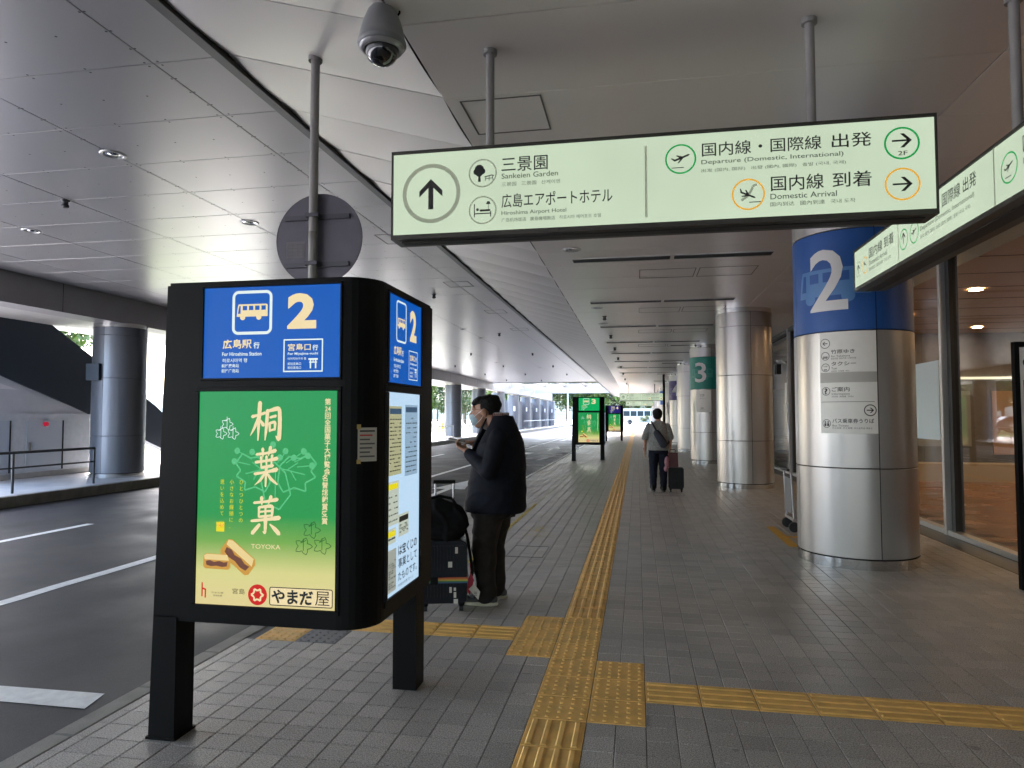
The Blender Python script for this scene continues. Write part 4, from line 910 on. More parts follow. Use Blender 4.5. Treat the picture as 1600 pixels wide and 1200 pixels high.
    # cakes
    def cakeblk(cx, cy, a, s):
        ca, sa = math.cos(a), math.sin(a); Q = lambda x, y: P(cx + (x * ca - y * sa) * s, cy + (x * sa + y * ca) * s * W / H_)
        f.poly([Q(-1, -.35), Q(-.8, -.5), Q(.8, -.5), Q(1, -.3), Q(1, .35), Q(.85, .5), Q(-.85, .5), Q(-1, .35)], cake, 3 + a); f.poly([Q(-.95, -.35), Q(-.75, -.47), Q(.75, -.47), Q(.9, -.1), Q(-.9, -.1)], cakel, 4 + a); 
        f.poly([Q(-.8, .0), Q(-.5, -.08), Q(-.2, .04), Q(.2, -.05), Q(.5, .04), Q(.8, -.02), Q(.75, .28), Q(.4, .34), Q(0, .27), Q(-.4, .33), Q(-.75, .25)], bean, 5 + a)
    cakeblk(.155, .80, .02, .10); cakeblk(.31, .775, .65, .13)
def kiosk(x, y, n, lb, full=True):
    t = empty('bus_stop_kiosk', (x, y, 0), lb, 'kiosk', 'bus stop kiosks')
    zb, zt = .57, 2.235; r = .17; Wd = 1.14
    arc = [(Wd - r + r * math.sin(R(a)), r - r * math.cos(R(a))) for a in range(0, 91, 10)]
    pts = [(0, 0)] + arc + [(Wd, .94), (1.0, .94), (0, .2)]
    mb = MB(); mb.prism(pts, zb + .02, zt - .015, blackm); ins = [(.55 + (p[0] - .55) * .985, .4 + (p[1] - .4) * .98) for p in pts]
    mb.prism(ins, zt - .0149, zt, blackm); mb.prism(ins, zb, zb + .0199, blackm); mb.v = [(v[0] + (.052 * v[2] / 2.235 if v[0] < .03 else 0), v[1], v[2]) for v in mb.v]; b = mb.build('housing', t, fix=False)
    mb = MB(); mb.box(0.0, .14, .0, .145, 0, zb + .024, blackm); mb.v = [(v[0] + (.013 * v[2] / .57 if v[0] < .03 else 0), v[1], v[2]) for v in mb.v]; mb.build('leg', t)
    mb = MB(); mb.box(.96, 1.1, .79, .935, 0, zb + .01, blackm); mb.build('leg', t)
    mb = MB(); mb.box(-.01, .15, -.006, .155, 0, .012, blackm); mb.build('foot_plate', t)
    def fr(f0, u0, v0, u1, v1, nm, w_=.03):
        mb = MB()
        for a in ((u0 - w_, v0 - w_, u1 + w_, v0), (u0 - w_, v1, u1 + w_, v1 + w_), (u0 - w_, v0, u0, v1), (u1, v0, u1 + w_, v1)):
            q = [f0(a[0], a[1], 0), f0(a[2], a[1], 0), f0(a[2], a[3], 0), f0(a[0], a[3], 0)]; h = [f0(a[0] + .002, a[1] + .002, .009), f0(a[2] - .002, a[1] + .002, .009), f0(a[2] - .002, a[3] - .002, .009), f0(a[0] + .002, a[3] - .002, .009)]
            mb.add(q + h, [(0, 1, 5, 4), (1, 2, 6, 5), (2, 3, 7, 6), (3, 0, 4, 7), (4, 5, 6, 7)], blackm)
        return mb.build(nm, t)
    F0 = frame((0, 0, 0), (1, 0, 0), (0, 0, 1)); S0 = frame((Wd, 0, 0), (0, 1, 0), (0, 0, 1))
    fr(F0, .258, 1.755, .985 - .01, 2.2, 'panel_frame', .012); f = Face(F0); blueface(f, .258, 1.755, .717, .445, n); f.build('number_panel', t)
    fr(F0, .242, .662, .965, 1.69, 'panel_frame', .022); f = Face(F0); poster(f, .242, .662, .723, 1.028, full); f.build('poster_panel', t)
    fr(S0, .2, 1.74, .72, 2.19, 'panel_frame', .012); f = Face(S0); blueface(f, .2, 1.74, .52, .45, n); f.build('number_panel', t)
    fr(S0, .2, .67, .7, 1.69, 'panel_frame', .035); f = Face(S0); f.rect(.2, .67, .7, 1.69, case_m, 1)
    def sheet_(u0, v0, u1, v1, m, rows, head=None):
        f.rect(u0, v0, u1, v1, m, 3); nn = rows
        if head: f.rect(u0 + .01, v1 - .04, u1 - .01, v1 - .012, head, 4)
        rr = random.Random(int(u0 * 1000 + v0 * 77))
        for i in range(nn):
            v = v0 + .02 + (v1 - v0 - .07) * i / nn; u = u0 + .015
            while u < u1 - .02:
                L_ = rr.uniform(.01, .04); 
                if rr.random() < .75: f.rect(u, v, min(u + L_, u1 - .01), v + .0055, sg2, 4)
                u += L_ + .008
    if full:
        sheet_(.21, 1.27, .40, 1.62, lit('sheet buff', srgb(190, 190, 150), .8), 14, lit('head navy', srgb(60, 90, 120), .8)); sheet_(.45, 1.25, .66, 1.63, paper2, 12, lit('head navy', (0, 0, 0)))
        sheet_(.2, 1.02, .36, 1.24, paper, 5, ylw); sheet_(.2, .93, .32, 1.005, paper, 3, ylw); sheet_(.36, .945, .52, 1.06, paper, 5, mat('head grey', (.1, .1, .1), .5)); sheet_(.205, .69, .33, .9, lit('sheet grey', srgb(175, 180, 170), .8), 12)
        f.text('は宝くじの', .36, .85, .66, .905, blk, 4, off=.02); f.text('事業として', .36, .785, .66, .835, blk, 4, off=.01); f.text('たものです。', .36, .72, .66, .765, blk, 4, off=.01)
        f.text('平成25年度 宝くじ', .36, .69, .6, .705, blk, 4)
    f.build('timetable_case', t)
    if n == 2:
        q = frame((Wd - r + .7071 * r + .004, r - .7071 * r - .004, 0), (.72, .69, 0), (0, 0, 1)); f = Face(q)
        f.rect(-.045, 1.355, .05, 1.515, mat('taped paper', (.5, .48, .42), .6), 1)
        for i, m in enumerate([ink, mat('red print', (.5, .05, .05), .6), ink2, ink2, ink2, ink2, ink2]): f.rect(-.035, 1.495 - .02 * i, .04 - .012 * (i % 3), 1.5025 - .02 * i, m, 2)
        f.rect(-.05, 1.508, -.03, 1.53, mat('tape', (.5, .38, .12), .5), 3); f.rect(-.05, 1.345, -.03, 1.365, mat('tape', (0,) * 3), 3)
        f.build('taped_notice', t)
    return t
kiosk(-2.36, 3.035, 2, 'black bus stop kiosk with a blue number 2 panel and a green poster in front')
kiosk(-2.27, 23.9, 3, 'black bus stop kiosk with a bright green number 3 panel')
kiosk(-2.02, 43.2, 4, 'small far black bus stop kiosk with a purple number 4 panel')
# ------------------------------------------------------------------ people
def capsule(bm, p0, r0, p1, r1, seg=2):
    b2 = bmesh.new()
    for p, r in ((p0, r0), (p1, r1)):
        rr = r if isinstance(r, tuple) else (r, r, r)
        bmesh.ops.create_icosphere(b2, subdivisions=seg, radius=1, matrix=Matrix.Translation(p) @ Matrix.Diagonal((*rr, 1)))
    h = bmesh.ops.convex_hull(b2, input=b2.verts)
    inner = [e for e in h['geom_interior'] if isinstance(e, bmesh.types.BMVert)]; bmesh.ops.delete(b2, geom=inner, context='VERTS')
    merge(bm, b2)
def merge(bm, b2):
    me = bpy.data.meshes.new('t'); b2.to_mesh(me); b2.free(); bm.from_mesh(me); bpy.data.meshes.remove(me)
def ell(bm, c, r, rot=(0, 0, 0), seg=3):
    b2 = bmesh.new(); bmesh.ops.create_icosphere(b2, subdivisions=seg, radius=1, matrix=Matrix.Translation(c) @ Euler([R(a) for a in rot]).to_matrix().to_4x4() @ Matrix.Diagonal((*r, 1))); merge(bm, b2)
def loft(bm, rings, n=28, power=2.3):
    """rings: (z, centre x, centre y, half depth x, half width y)"""
    b2 = bmesh.new(); L = []
    for z, cx, cy, rx, ry in rings:
        row = []
        for i in range(n):
            t = 2 * math.pi * i / n; c, s_ = math.cos(t), math.sin(t); q = (abs(c) ** power + abs(s_) ** power) ** (-1 / power)
            row.append(b2.verts.new((cx + rx * c * q, cy + ry * s_ * q, z)))
        L.append(row)
    for a, b in zip(L, L[1:]):
        for i in range(n): b2.faces.new((a[i], a[(i + 1) % n], b[(i + 1) % n], b[i]))
    b2.faces.new(L[0][::-1]); b2.faces.new(L[-1]); merge(bm, b2)
def sculpt(name, bm, m, vox, parent, smooth=2, wrinkle=0, wscale=(5, 5, 9), cut=None, ridge=0):
    me = bpy.data.meshes.new('t'); bm.to_mesh(me); bm.free(); ob = bpy.data.objects.new('t', me); C.objects.link(ob)
    md = ob.modifiers.new('r', 'REMESH'); md.mode = 'VOXEL'; md.voxel_size = vox
    if smooth: sm = ob.modifiers.new('s', 'SMOOTH'); sm.factor = .5; sm.iterations = smooth
    dg = bpy.context.evaluated_depsgraph_get(); me2 = bpy.data.meshes.new_from_object(ob.evaluated_get(dg)); bpy.data.objects.remove(ob); bpy.data.meshes.remove(me)
    if wrinkle:
        me2.update(); ns = [v.normal.copy() for v in me2.vertices]
        for v, nn in zip(me2.vertices, ns):
            p = Vector((v.co.x * wscale[0], v.co.y * wscale[1], v.co.z * wscale[2])); d = noise.noise(p) + .5 * noise.noise(p * 2.3)
            r2 = 1 - abs(noise.noise(Vector((v.co.x * wscale[0] * 1.3 + v.co.z * 3, v.co.y * wscale[1] + 5, v.co.z * wscale[2] * .9)))) * 4
            v.co += nn * (wrinkle * d + ridge * max(0, r2))
    me2.materials.clear(); me2.materials.append(m); me2.polygons.foreach_set('use_smooth', [True] * len(me2.polygons)); me2.polygons.foreach_set('material_index', [0] * len(me2.polygons)); me2.name = name; me2.update()
    return link(name, me2, parent)
V = Vector
skin = mat('skin', (.42, .22, .15), .5, var=.08, scale=30); hairm = mat('hair', (.004, .0035, .0035), .65, bump=.6, bscale=180, spec=.2)
def hand(bm, wr, fwd, up, side, curl=.6, s=1.0, thumb=1):
    """palm from the wrist along fwd; fingers curl towards -up; side is the thumb side"""
    f, u, sd = V(fwd).normalized(), V(up).normalized(), V(side).normalized()
    c = V(wr) + f * .045 * s
    for k in (-.028, -.01, .01, .028): capsule(bm, V(wr) + sd * k * .6, .016 * s, c + sd * k + f * .035 * s, .013 * s, 1)
    for i, (k, L) in enumerate(((.03, .068), (.011, .078), (-.009, .072), (-.028, .056))):
        p = c + sd * k + f * .04 * s; a = curl * .5; d = f * math.cos(a) - u * math.sin(a)
        for seg, (ln_, r_) in enumerate(((.45, .0095), (.32, .0088), (.25, .008))):
            q = p + d * L * ln_ * s; capsule(bm, p, r_ * s, q, r_ * s * .93, 1); p = q; a += curl * .9; d = f * math.cos(a) - u * math.sin(a)
    p = V(wr) + sd * .03 * s + f * .015 * s; q = p + (sd * .6 + f * .7 - u * .25).normalized() * .038 * s; capsule(bm, p, .013 * s, q, .0105 * s, 1)
    capsule(bm, q, .0105 * s, q + (f * .9 + sd * .1 - u * .4).normalized() * .03 * s, .009 * s, 1)
# --- man standing with a phone; local +x is where he faces, +y his left
def man_phone():
    t = empty('person', (-1.235, 5.75, 0), 'heavy man in dark navy suit jacket and face mask looking down at his phone', 'person', rz=R(181))
    H0 = V((.055, 0, 1.615))
    bm = bmesh.new()
    ell(bm, H0 + V((-.015, 0, .02)), (.108, .082, .10), (0, 18, 0)); ell(bm, H0 + V((.035, 0, -.055)), (.082, .068, .085), (0, 25, 0)); ell(bm, H0 + V((.03, 0, -.095)), (.075, .062, .055), (0, 15, 0))
    capsule(bm, H0 + V((.095, 0, .0)), .012, H0 + V((.125, 0, -.035)), .017, 2)                                   # nose
    ell(bm, H0 + V((.085, .03, .015)), (.025, .022, .015)); ell(bm, H0 + V((.085, -.03, .015)), (.025, .022, .015)); ell(bm, H0 + V((.095, 0, .035)), (.016, .06, .012)); # brow
    capsule(bm, H0 + V((.1, -.02, -.07)), .012, H0 + V((.1, .02, -.07)), .012, 2)
    for s in (1, -1):
        ell(bm, H0 + V((-.012, .088 * s, -.022)), (.024, .012, .036), (0, 15, 0)); ell(bm, H0 + V((-.004, .094 * s, -.01)), (.018, .008, .022))
    capsule(bm, V((-.06, 0, 1.44)), (.085, .085, .07), V((.0, 0, 1.56)), (.072, .068, .06), 3); ell(bm, V((.03, 0, 1.52)), (.06, .055, .045))
    loft(bm, [(.8, -.04, 0, .2, .19), (1.1, -.06, 0, .2, .2), (1.35, -.09, 0, .14, .2), (1.44, -.09, 0, .09, .12)], 20)
    LW, RW = V((.20, .075, 1.275)), V((.175, -.065, 1.335))
    for s, el_, wr in ((1, V((-.03, .28, 1.12)), LW), (-1, V((-.03, -.28, 1.13)), RW)):
        capsule(bm, V((-.1, .2 * s, 1.38)), .06, el_, .045, 2); capsule(bm, el_, .042, wr, .028, 2)
        capsule(bm, V((-.02, .1 * s, .85)), .1, V((.03, .11 * s, .48)), .07, 2); capsule(bm, V((.03, .11 * s, .48)), .06, V((-.01, .11 * s, .08)), .035, 2)
        capsule(bm, V((-.03, .11 * s, .05)), .03, V((.1, .12 * s, .035)), .028, 2)
    hand(bm, LW, (.85, -.35, .45), (.3, -.3, -.9), (-.2, -.9, .1), 1.0)
    hand(bm, RW, (.85, .45, .1), (.1, -.1, 1), (-.2, .9, .2), .9)
    body = sculpt('body', bm, skin, .006, t, 2)
    for s in (1, -1):
        mb = MB(); e = H0 + V((.105, .031 * s, .008)); mb.ball(e, (.006, .012, .003), blackm, 10, 6); mb.build('eye', t)
    # hair
    bm = bmesh.new(); ell(bm, H0 + V((-.035, 0, .04)), (.112, .088, .092), (0, 14, 0)); ell(bm, H0 + V((-.02, 0, .075)), (.115, .08, .062), (0, 15, 0)); ell(bm, H0 + V((.055, 0, .082)), (.06, .066, .036), (0, 30, 0)); ell(bm, H0 + V((.085, 0, .07)), (.03, .055, .024), (0, 40, 0))
    ell(bm, H0 + V((-.06, 0, .0)), (.068, .079, .06), (0, 10, 0))
    hr = sculpt('hair', bm, hairm, .006, t, 1, .005, (26, 26, 26), ridge=.002)
    # mask, straps, glasses
    bm = bmesh.new(); ell(bm, H0 + V((.068, 0, -.075)), (.062, .066, .068), (0, 30, 0)); ell(bm, H0 + V((.1, 0, -.062)), (.036, .03, .045), (0, 30, 0))
    mk = sculpt('face_mask', bm, mat('mask paper', (.38, .5, .58), .8), .006, t, 2, .0015, (10, 10, 60))
    mb = MB()
    for s in (1, -1):
        mb.path([H0 + V((.085, .062 * s, -.055)), H0 + V((.04, .080 * s, -.02)), H0 + V((-.005, .094 * s, .012))], .0022, white_p, 6); mb.path([H0 + V((.06, .068 * s, -.11)), H0 + V((.02, .082 * s, -.075)), H0 + V((-.01, .093 * s, -.035))], .0022, white_p, 6)
    mb.build('mask_strap', mk)
    mb = MB(); gm = mat('glasses metal', (.2, .12, .08), .3, .8)
    for s in (1, -1):
        for k in range(14):
            a, b = 2 * math.pi * k / 14, 2 * math.pi * (k + 1) / 14; P_ = lambda q: H0 + V((.128, .033 * s + .024 * math.cos(q), .008 + .017 * math.sin(q))); mb.tube(P_(a), P_(b), .0018, gm, n=5)
        mb.path([H0 + V((.126, .057 * s, .01)), H0 + V((.0, .09 * s, .012))], .0018, gm, 5)
    mb.path([H0 + V((.128, -.009, .01)), H0 + V((.128, .009, .01))], .0018, gm, 5); mb.build('glasses', t)
    # jacket
    bm = bmesh.new()
    loft(bm, [(.765, -.035, 0, .262, .235), (.80, -.037, 0, .262, .24), (.95, -.05, 0, .25, .243), (1.08, -.058, 0, .238, .245), (1.22, -.075, 0, .222, .245), (1.34, -.09, 0, .185, .235), (1.42, -.10, 0, .15, .20), (1.49, -.105, 0, .118, .14), (1.54, -.10, 0, .1, .108), (1.572, -.098, 0, .094, .098)], 36)
    for s, el_, wr in ((1, V((-.035, .29, 1.115)), LW - V((.035, -.02, .03))), (-1, V((-.035, -.29, 1.13)), RW - V((.045, .02, .03)))):
        capsule(bm, V((-.1, .185 * s, 1.385)), .082, el_, .066, 3); capsule(bm, el_, .066, wr, .050, 3)
    jk = sculpt('jacket', bm, mat('navy suit cloth', (.0065, .0078, .0135), .75, var=.2, scale=25, spec=.14), .010, t, 2, .004, (4, 4, 7), ridge=.005)
    mb = MB(); lap = mat('lapel cloth', (.006, .007, .011), .75, spec=.12)
    for s in (1, -1):
        pts = [(.02, .06 * s, 1.555), (.05, .09 * s, 1.47), (.135, .06 * s, 1.30), (.165, .02 * s, 1.22)]; q = [(.035, .045 * s, 1.54), (.075, .045 * s, 1.46), (.15, .015 * s, 1.31), (.17, .01 * s, 1.21)]
        for i in range(3): mb.add([pts[i], pts[i + 1], q[i + 1], q[i], *[(p[0] + .012, p[1], p[2]) for p in (pts[i], pts[i + 1], q[i + 1], q[i])]], [(0, 1, 2, 3), (4, 5, 6, 7), (0, 1, 5, 4), (3, 2, 6, 7)], lap)
    mb.build('lapel', jk, fix=True)
    mb = MB(); mb.tube((-.035, .37, 1.16), (-.03, .372, 1.16), .004, lap)
    # shirt collar
    bm = bmesh.new(); loft(bm, [(1.48, -.08, 0, .085, .085), (1.55, -.072, 0, .082, .082), (1.60, -.082, 0, .074, .079)], 28); ell(bm, V((.03, 0, 1.5)), (.055, .05, .05))
    sh = sculpt('shirt', bm, mat('checked shirt', (.42, .38, .36), .7), .006, t, 1, .0)
    mb = MB(); ck = mat('check thread', (.2, .04, .04), .7)
    for i in range(7):
        a = R(40 + i * 12); mb.tube((-.075 + .092 * math.cos(a), .09 * math.sin(a), 1.545), (-.08 + .082 * math.cos(a), .086 * math.sin(a), 1.595), .003, ck, n=5)
    for r_, z_ in ((.091, 1.56), (.086, 1.58)):
        for i in range(10):
            a, b = R(30 + i * 14), R(30 + (i + 1) * 14); mb.tube((-.076 + r_ * math.cos(a), r_ * .98 * math.sin(a), z_), (-.076 + r_ * math.cos(b), r_ * .98 * math.sin(b), z_), .002, ck, n=5)
    mb.build('check_pattern', sh)
    # trousers
    bm = bmesh.new(); loft(bm, [(.72, -.02, 0, .19, .2), (.84, -.03, 0, .2, .21)], 28)
    for s, dx in ((1, .02), (-1, -.015)):
        capsule(bm, V((-.02 + dx, .1 * s, .74)), .125, V((.02 + dx, .105 * s, .46)), .102, 3); capsule(bm, V((.02 + dx, .105 * s, .46)), .1, V((-.0 + dx, .11 * s, .16)), .083, 3); capsule(bm, V((-.0 + dx, .11 * s, .16)), .083, V((-.005 + dx, .11 * s, .09)), .085, 3)
    sculpt('trousers', bm, mat('dark grey trousers', (.020, .017, .016), .75, var=.2, scale=20, spec=.2), .011, t, 2, .006, (5, 5, 6), ridge=.008)
    shoe(t, .02, .115, 0); shoe(t, -.02, -.115, 0)
    # phone in the hand: rests in it, a thing of its own
    mb = MB(); mb.box(-.075, .075, -.036, .036, -.0045, .0045, mat('phone case', (.5, .46, .45), .4)); mb.box(-.07, .07, -.032, .032, .0046, .005, mat('phone screen', (.02, .02, .025), .15, coat=.5))
    ph = mb.build('phone'); ph.matrix_world = Matrix.Translation((-1.235 - .29, 5.75 - .035, 1.36)) @ Euler((R(8), R(14), R(6))).to_matrix().to_4x4()
    tag(ph, 'pale cased phone held in the hand of the man in the jacket', 'phone')
shoe_g = mat('shoe grey', (.06, .065, .07), .6, var=.1); sole_m = mat('shoe sole', (.5, .46, .36), .6); shoe_l = mat('shoe light suede', (.35, .36, .37), .7)
def shoe(t, x, y, z, s=1.0, plain=False):
    bm = bmesh.new(); B = V((x, y, z))
    ell(bm, B + V((.125, 0, .045)) * s, (.075 * s, .045 * s, .034 * s)); capsule(bm, B + V((-.06, 0, .05)) * s, .04 * s, B + V((.08, 0, .045)) * s, .04 * s, 3); capsule(bm, B + V((-.055, 0, .06)) * s, .038 * s, B + V((-.02, 0, .095)) * s, .042 * s, 3)
    o = sculpt('shoe', bm, shoe_g if not plain else blackm, .007, t, 1)
    bm = bmesh.new(); loft(bm, [(z + .0, x + .045 * s, y, .145 * s, .044 * s), (z + .012, x + .045 * s, y, .152 * s, .05 * s), (z + .03, x + .043 * s, y, .148 * s, .047 * s)], 30)
    sculpt('sole', bm, sole_m if not plain else mat('dark sole', (.1, .1, .1), .6), .006, o, 0)
    if not plain:
        mb = MB()
        for q in (1, -1):
            for a, b in (((.015, .035), (.02, .075)), ((.02, .075), (.045, .038)), ((.045, .038), (.05, .075))): mb.tube(B + V((a[0], .0435 * q, a[1])), B + V((b[0], .0415 * q, b[1])), .006, shoe_l, n=6)
        mb.build('side_letter', o)
        bm = bmesh.new(); ell(bm, B + V((.115, 0, .062)), (.045, .036, .022)); sculpt('toe_cap', bm, shoe_l, .007, o, 1)
        mb = MB()
        for i in range(4): mb.tube(B + V((.01 + .018 * i, -.022, .098 - .009 * i)), B + V((.01 + .018 * i, .022, .098 - .009 * i)), .0035, shoe_l, n=5)
        mb.build('lace', o)
man_phone()
# --- man walking away
def man_walk():
    t = empty('person', (.42, 14.6, 0), 'man walking away in a grey short sleeved shirt with a navy sling bag', 'person', rz=R(90))
    H0 = V((.01, .01, 1.60)); bm = bmesh.new()
    ell(bm, H0, (.098, .078, .108)); ell(bm, H0 + V((.03, 0, -.06)), (.07, .06, .065)); capsule(bm, H0 + V((.095, 0, -.01)), .01, H0 + V((.11, 0, -.03)), .014, 1)
    for s in (1, -1): ell(bm, H0 + V((-.0, .08 * s, -.02)), (.02, .01, .03))
    capsule(bm, V((-.02, 0, 1.42)), .06, V((0, 0, 1.52)), .054)
    loft(bm, [(.9, 0, 0, .11, .15), (1.2, 0, 0, .11, .16), (1.36, -.01, 0, .09, .17), (1.43, -.01, 0, .06, .1)], 20)
    A = {1: (V((-.0, .185, 1.35)), V((-.04, .265, 1.08)), V((.03, .275, .84))), -1: (V((0, -.185, 1.35)), V((-.03, -.25, 1.08)), V((-.02, -.235, .88)))}
    for s in (1, -1):
        a, b, c = A[s]; capsule(bm, a, .05, b, .04); capsule(bm, b, .038, c, .026)
    LEG = {1: (V((0, .095, .86)), V((.0, .105, .48)), V((-.10, .11, .12))), -1: (V((0, -.095, .86)), V((.06, -.10, .47)), V((.05, -.10, .08)))}
    for s in (1, -1):
        a, b, c = LEG[s]; capsule(bm, a, .085, b, .06); capsule(bm, b, .055, c, .035); capsule(bm, c + V((-.02, 0, -.04)), .03, c + V((.1, 0, -.04)), .026)
    hand(bm, A[1][2], (.1, 0, -1), (0, 1, 0), (1, 0, 0), .5); hand(bm, A[-1][2], (.1, 0, -1), (.2, -1, 0), (1, 0, 0), 1.2)
    sculpt('body', bm, skin, .007, t, 2)
    bm = bmesh.new(); ell(bm, H0 + V((-.012, 0, .028)), (.115, .102, .105)); ell(bm, H0 + V((-.04, 0, -.03)), (.078, .09, .07)); ell(bm, H0 + V((.04, 0, .05)), (.075, .085, .07)); sculpt('hair', bm, hairm, .007, t, 1, .007, (22, 22, 22), ridge=.003)
    cloth = mat('grey woven shirt', (.22, .22, .215), .8, var=.4, scale=55); bm = bmesh.new()
    loft(bm, [(.86, -.0, 0, .135, .205), (.9, 0, 0, .15, .215), (1.1, 0, 0, .15, .205), (1.27, 0, 0, .14, .205), (1.38, -.01, 0, .11, .185), (1.435, -.015, 0, .08, .125), (1.47, -.015, 0, .062, .07)], 30)
    for s in (1, -1): a, b, c = A[s]; e = a.lerp(b, .82); capsule(bm, a + V((0, 0, .0)), .072, e + V((0, .012 * s, 0)), .074, 3)
    sculpt('shirt', bm, cloth, .011, t, 2, .007, (5, 5, 4), ridge=.008)
    bm = bmesh.new(); loft(bm, [(.80, 0, 0, .125, .165), (.93, 0, 0, .12, .165)], 24)
    for s in (1, -1):
        a, b, c = LEG[s]; capsule(bm, a, .105, b, .085, 3); capsule(bm, b, .085, c + V((0, 0, .02)), .066, 3); capsule(bm, c + V((0, 0, .02)), .066, c, .068, 3)
    sculpt('trousers', bm, mat('navy trousers', (.010, .012, .022), .8, spec=.15), .011, t, 2, .005, (6, 6, 7), ridge=.007)
    shoe(t, -.14, .11, .02, 1, True); shoe(t, .03, -.10, 0, 1, True)
    bagm = mat('sling bag navy', (.016, .02, .035), .65, bump=.2)
    bm = bmesh.new(); capsule(bm, V((-.185, .03, 1.22)), (.05, .07, .07), V((-.185, -.10, 1.0)), (.055, .085, .09), 3); sb = sculpt('sling_bag', bm, bagm, .008, t, 1, .003)
    mb = MB(); mb.path([V((-.15, .05, 1.28)), V((-.12, .11, 1.40)), V((-.04, .135, 1.455)), V((.06, .12, 1.42))], .016, bagm, 8); mb.path([V((-.17, -.14, .97)), V((-.1, -.215, 1.02)), V((.05, -.21, 1.1))], .016, bagm, 8); mb.build('strap', sb)
    mb = MB(); mb.tube(A[1][2] + V((0, 0, .03)), A[1][2] + V((0, 0, .055)), .034, blackm, n=16); mb.build('watch', t)
man_walk()
# ------------------------------------------------------------------ luggage
shell_n = mat('suitcase navy shell', (.003, .0045, .010), .35, spec=.25); tag_w = mat('luggage sticker', (.55, .52, .46), .6); wh = mat('rubber', (0,) * 3)
def rbox(mb_, x0, x1, y0, y1, z0, z1, r, m, n=5):
    pts = []
    for cx, cy, a in ((x1 - r, z1 - r, 0), (x0 + r, z1 - r, 90), (x0 + r, z0 + r, 180), (x1 - r, z0 + r, 270)):
        pts += [(cx + r * math.cos(R(a + k * 90 / n)), cy + r * math.sin(R(a + k * 90 / n))) for k in range(n + 1)]
    mb_.prism(pts, y0 + .012, y1 - .012, m, 'y'); cx, cz = (x0 + x1) / 2, (z0 + z1) / 2
    ins = [(cx + (p[0] - cx) * .96, cz + (p[1] - cz) * .97) for p in pts]
    mb_.prism(ins, y0, y0 + .0119, m, 'y'); mb_.prism(ins, y1 - .0119, y1, m, 'y')
def split_boxes(mb_, name, parent, per=8):
    """each box of the builder becomes a part of its own"""
    for i in range(0, len(mb_.v), per):
        q = MB(); fs = [[k - i for k in f] for f in mb_.f if i <= f[0] < i + per]; q.add(mb_.v[i:i + per], fs, mb_.mats[mb_.m[[j for j, f in enumerate(mb_.f) if i <= f[0] < i + per][0]]]); q.build(name, parent)
def rib_parts(mb_, parent): split_boxes(mb_, 'rib', parent)
def suitcase(loc, rz, W, D, H_, lb, m, ribs=True, handle=.45, stickers=True):
    t = empty('suitcase', loc, lb, 'suitcase', rz=rz); z0 = .07
    mb = MB(); rbox(mb, -W / 2, W / 2, -D / 2, D / 2, z0, z0 + H_, .05, m); sh = mb.build('shell', t)
    if ribs:
        mb = MB(); n = 13
        for i in range(n):
            x = -W / 2 + .035 + (W - .07) * i / (n - 1)
            for a, b in ((z0 + .05, z0 + H_ * .5 - .04), (z0 + H_ * .5 + .02, z0 + H_ - .04)): mb.box(x - .006, x + .006, -D / 2 - .006, -D / 2 + .001, a, b, m); mb.box(x - .006, x + .006, D / 2 - .001, D / 2 + .006, a, b, m)
        rib_parts(mb, sh)
    mb = MB(); mb.box(-W / 2 - .004, W / 2 + .004, -.008, .008, z0 + .03, z0 + H_ - .03, mat('zip', (.05, .05, .055), .4, .4)); mb.build('zip', t)
    for sx in (-1, 1):
        for sy in (-1, 1):
            mb = MB(); x, y = sx * (W / 2 - .045), sy * (D / 2 - .045); mb.lathe([(.03, z0 + .01), (.022, .045)], (x, y, 0), blackm, 10); mb.tube((x - .016, y + .01, .026), (x + .016, y + .01, .026), .026, wh, n=14); mb.build('wheel', t)
    if handle:
        mb = MB(); yb = D / 2 - .03
        for sx in (-1, 1): mb.tube((sx * .075, yb, z0 + H_ - .02), (sx * .075, yb, z0 + H_ + handle), .009, mat('handle tube', (.62, .6, .58), .25, .9), n=10)
        mb.build('pull_handle', t); mb = MB(); mb.tube((-.09, yb, z0 + H_ + handle), (.09, yb, z0 + H_ + handle), .017, blackm, n=12); mb.build('grip', t)
    return t, z0
s1, z0 = suitcase((-1.57, 5.47, 0), R(14), .38, .25, .50, 'navy ribbed suitcase with a rainbow belt and stickers standing before the man', shell_n)
D2 = -.125
mb = MB()
for i, c in enumerate([(.45, .09, .03), (.5, .2, .03), (.4, .35, .05), (.05, .2, .06), (.03, .08, .2)]): mb.box(-.197, .197, D2 - .012, .135, .272 - .009 * i, .2805 - .009 * i, mat(f'belt {i}', c, .6))
mb.build('belt', s1); mb = MB(); mb.box(-.10, -.04, D2 - .02, D2 - .011, .228, .285, blackm); mb.build('belt_buckle', s1)
mb = MB()
for x, z, w_, h in ((.095, .47, .022, .05), (.04, .36, .032, .045), (.05, .16, .02, .045), (.085, .175, .018, .025), (.085, .12, .02, .045), (.085, .075, .034, .035)): mb.box(x, x + w_, D2 - .0085, D2 - .007, z, z + h, tag_w)
for y, z, h in ((-.06, .46, .05), (-.03, .40, .035), (-.07, .09, .04)): mb.box(.191, .1925, y, y + .022, z, z + h, tag_w)
split_boxes(mb, 'sticker', s1)
mb = MB(); mb.path([(.06, .03, .575), (.07, -.01, .595), (-.07, -.01, .595), (-.06, .03, .575)], .01, blackm); mb.build('top_grip', s1)
bag_m = mat('black bag cloth', (.007, .007, .008), .85, var=.2, spec=.15, bump=.2)
t = empty('duffel_bag', (-1.60, 5.45, .57), 'soft black duffel bag lying on top of the navy suitcase', 'bag', rz=R(10))
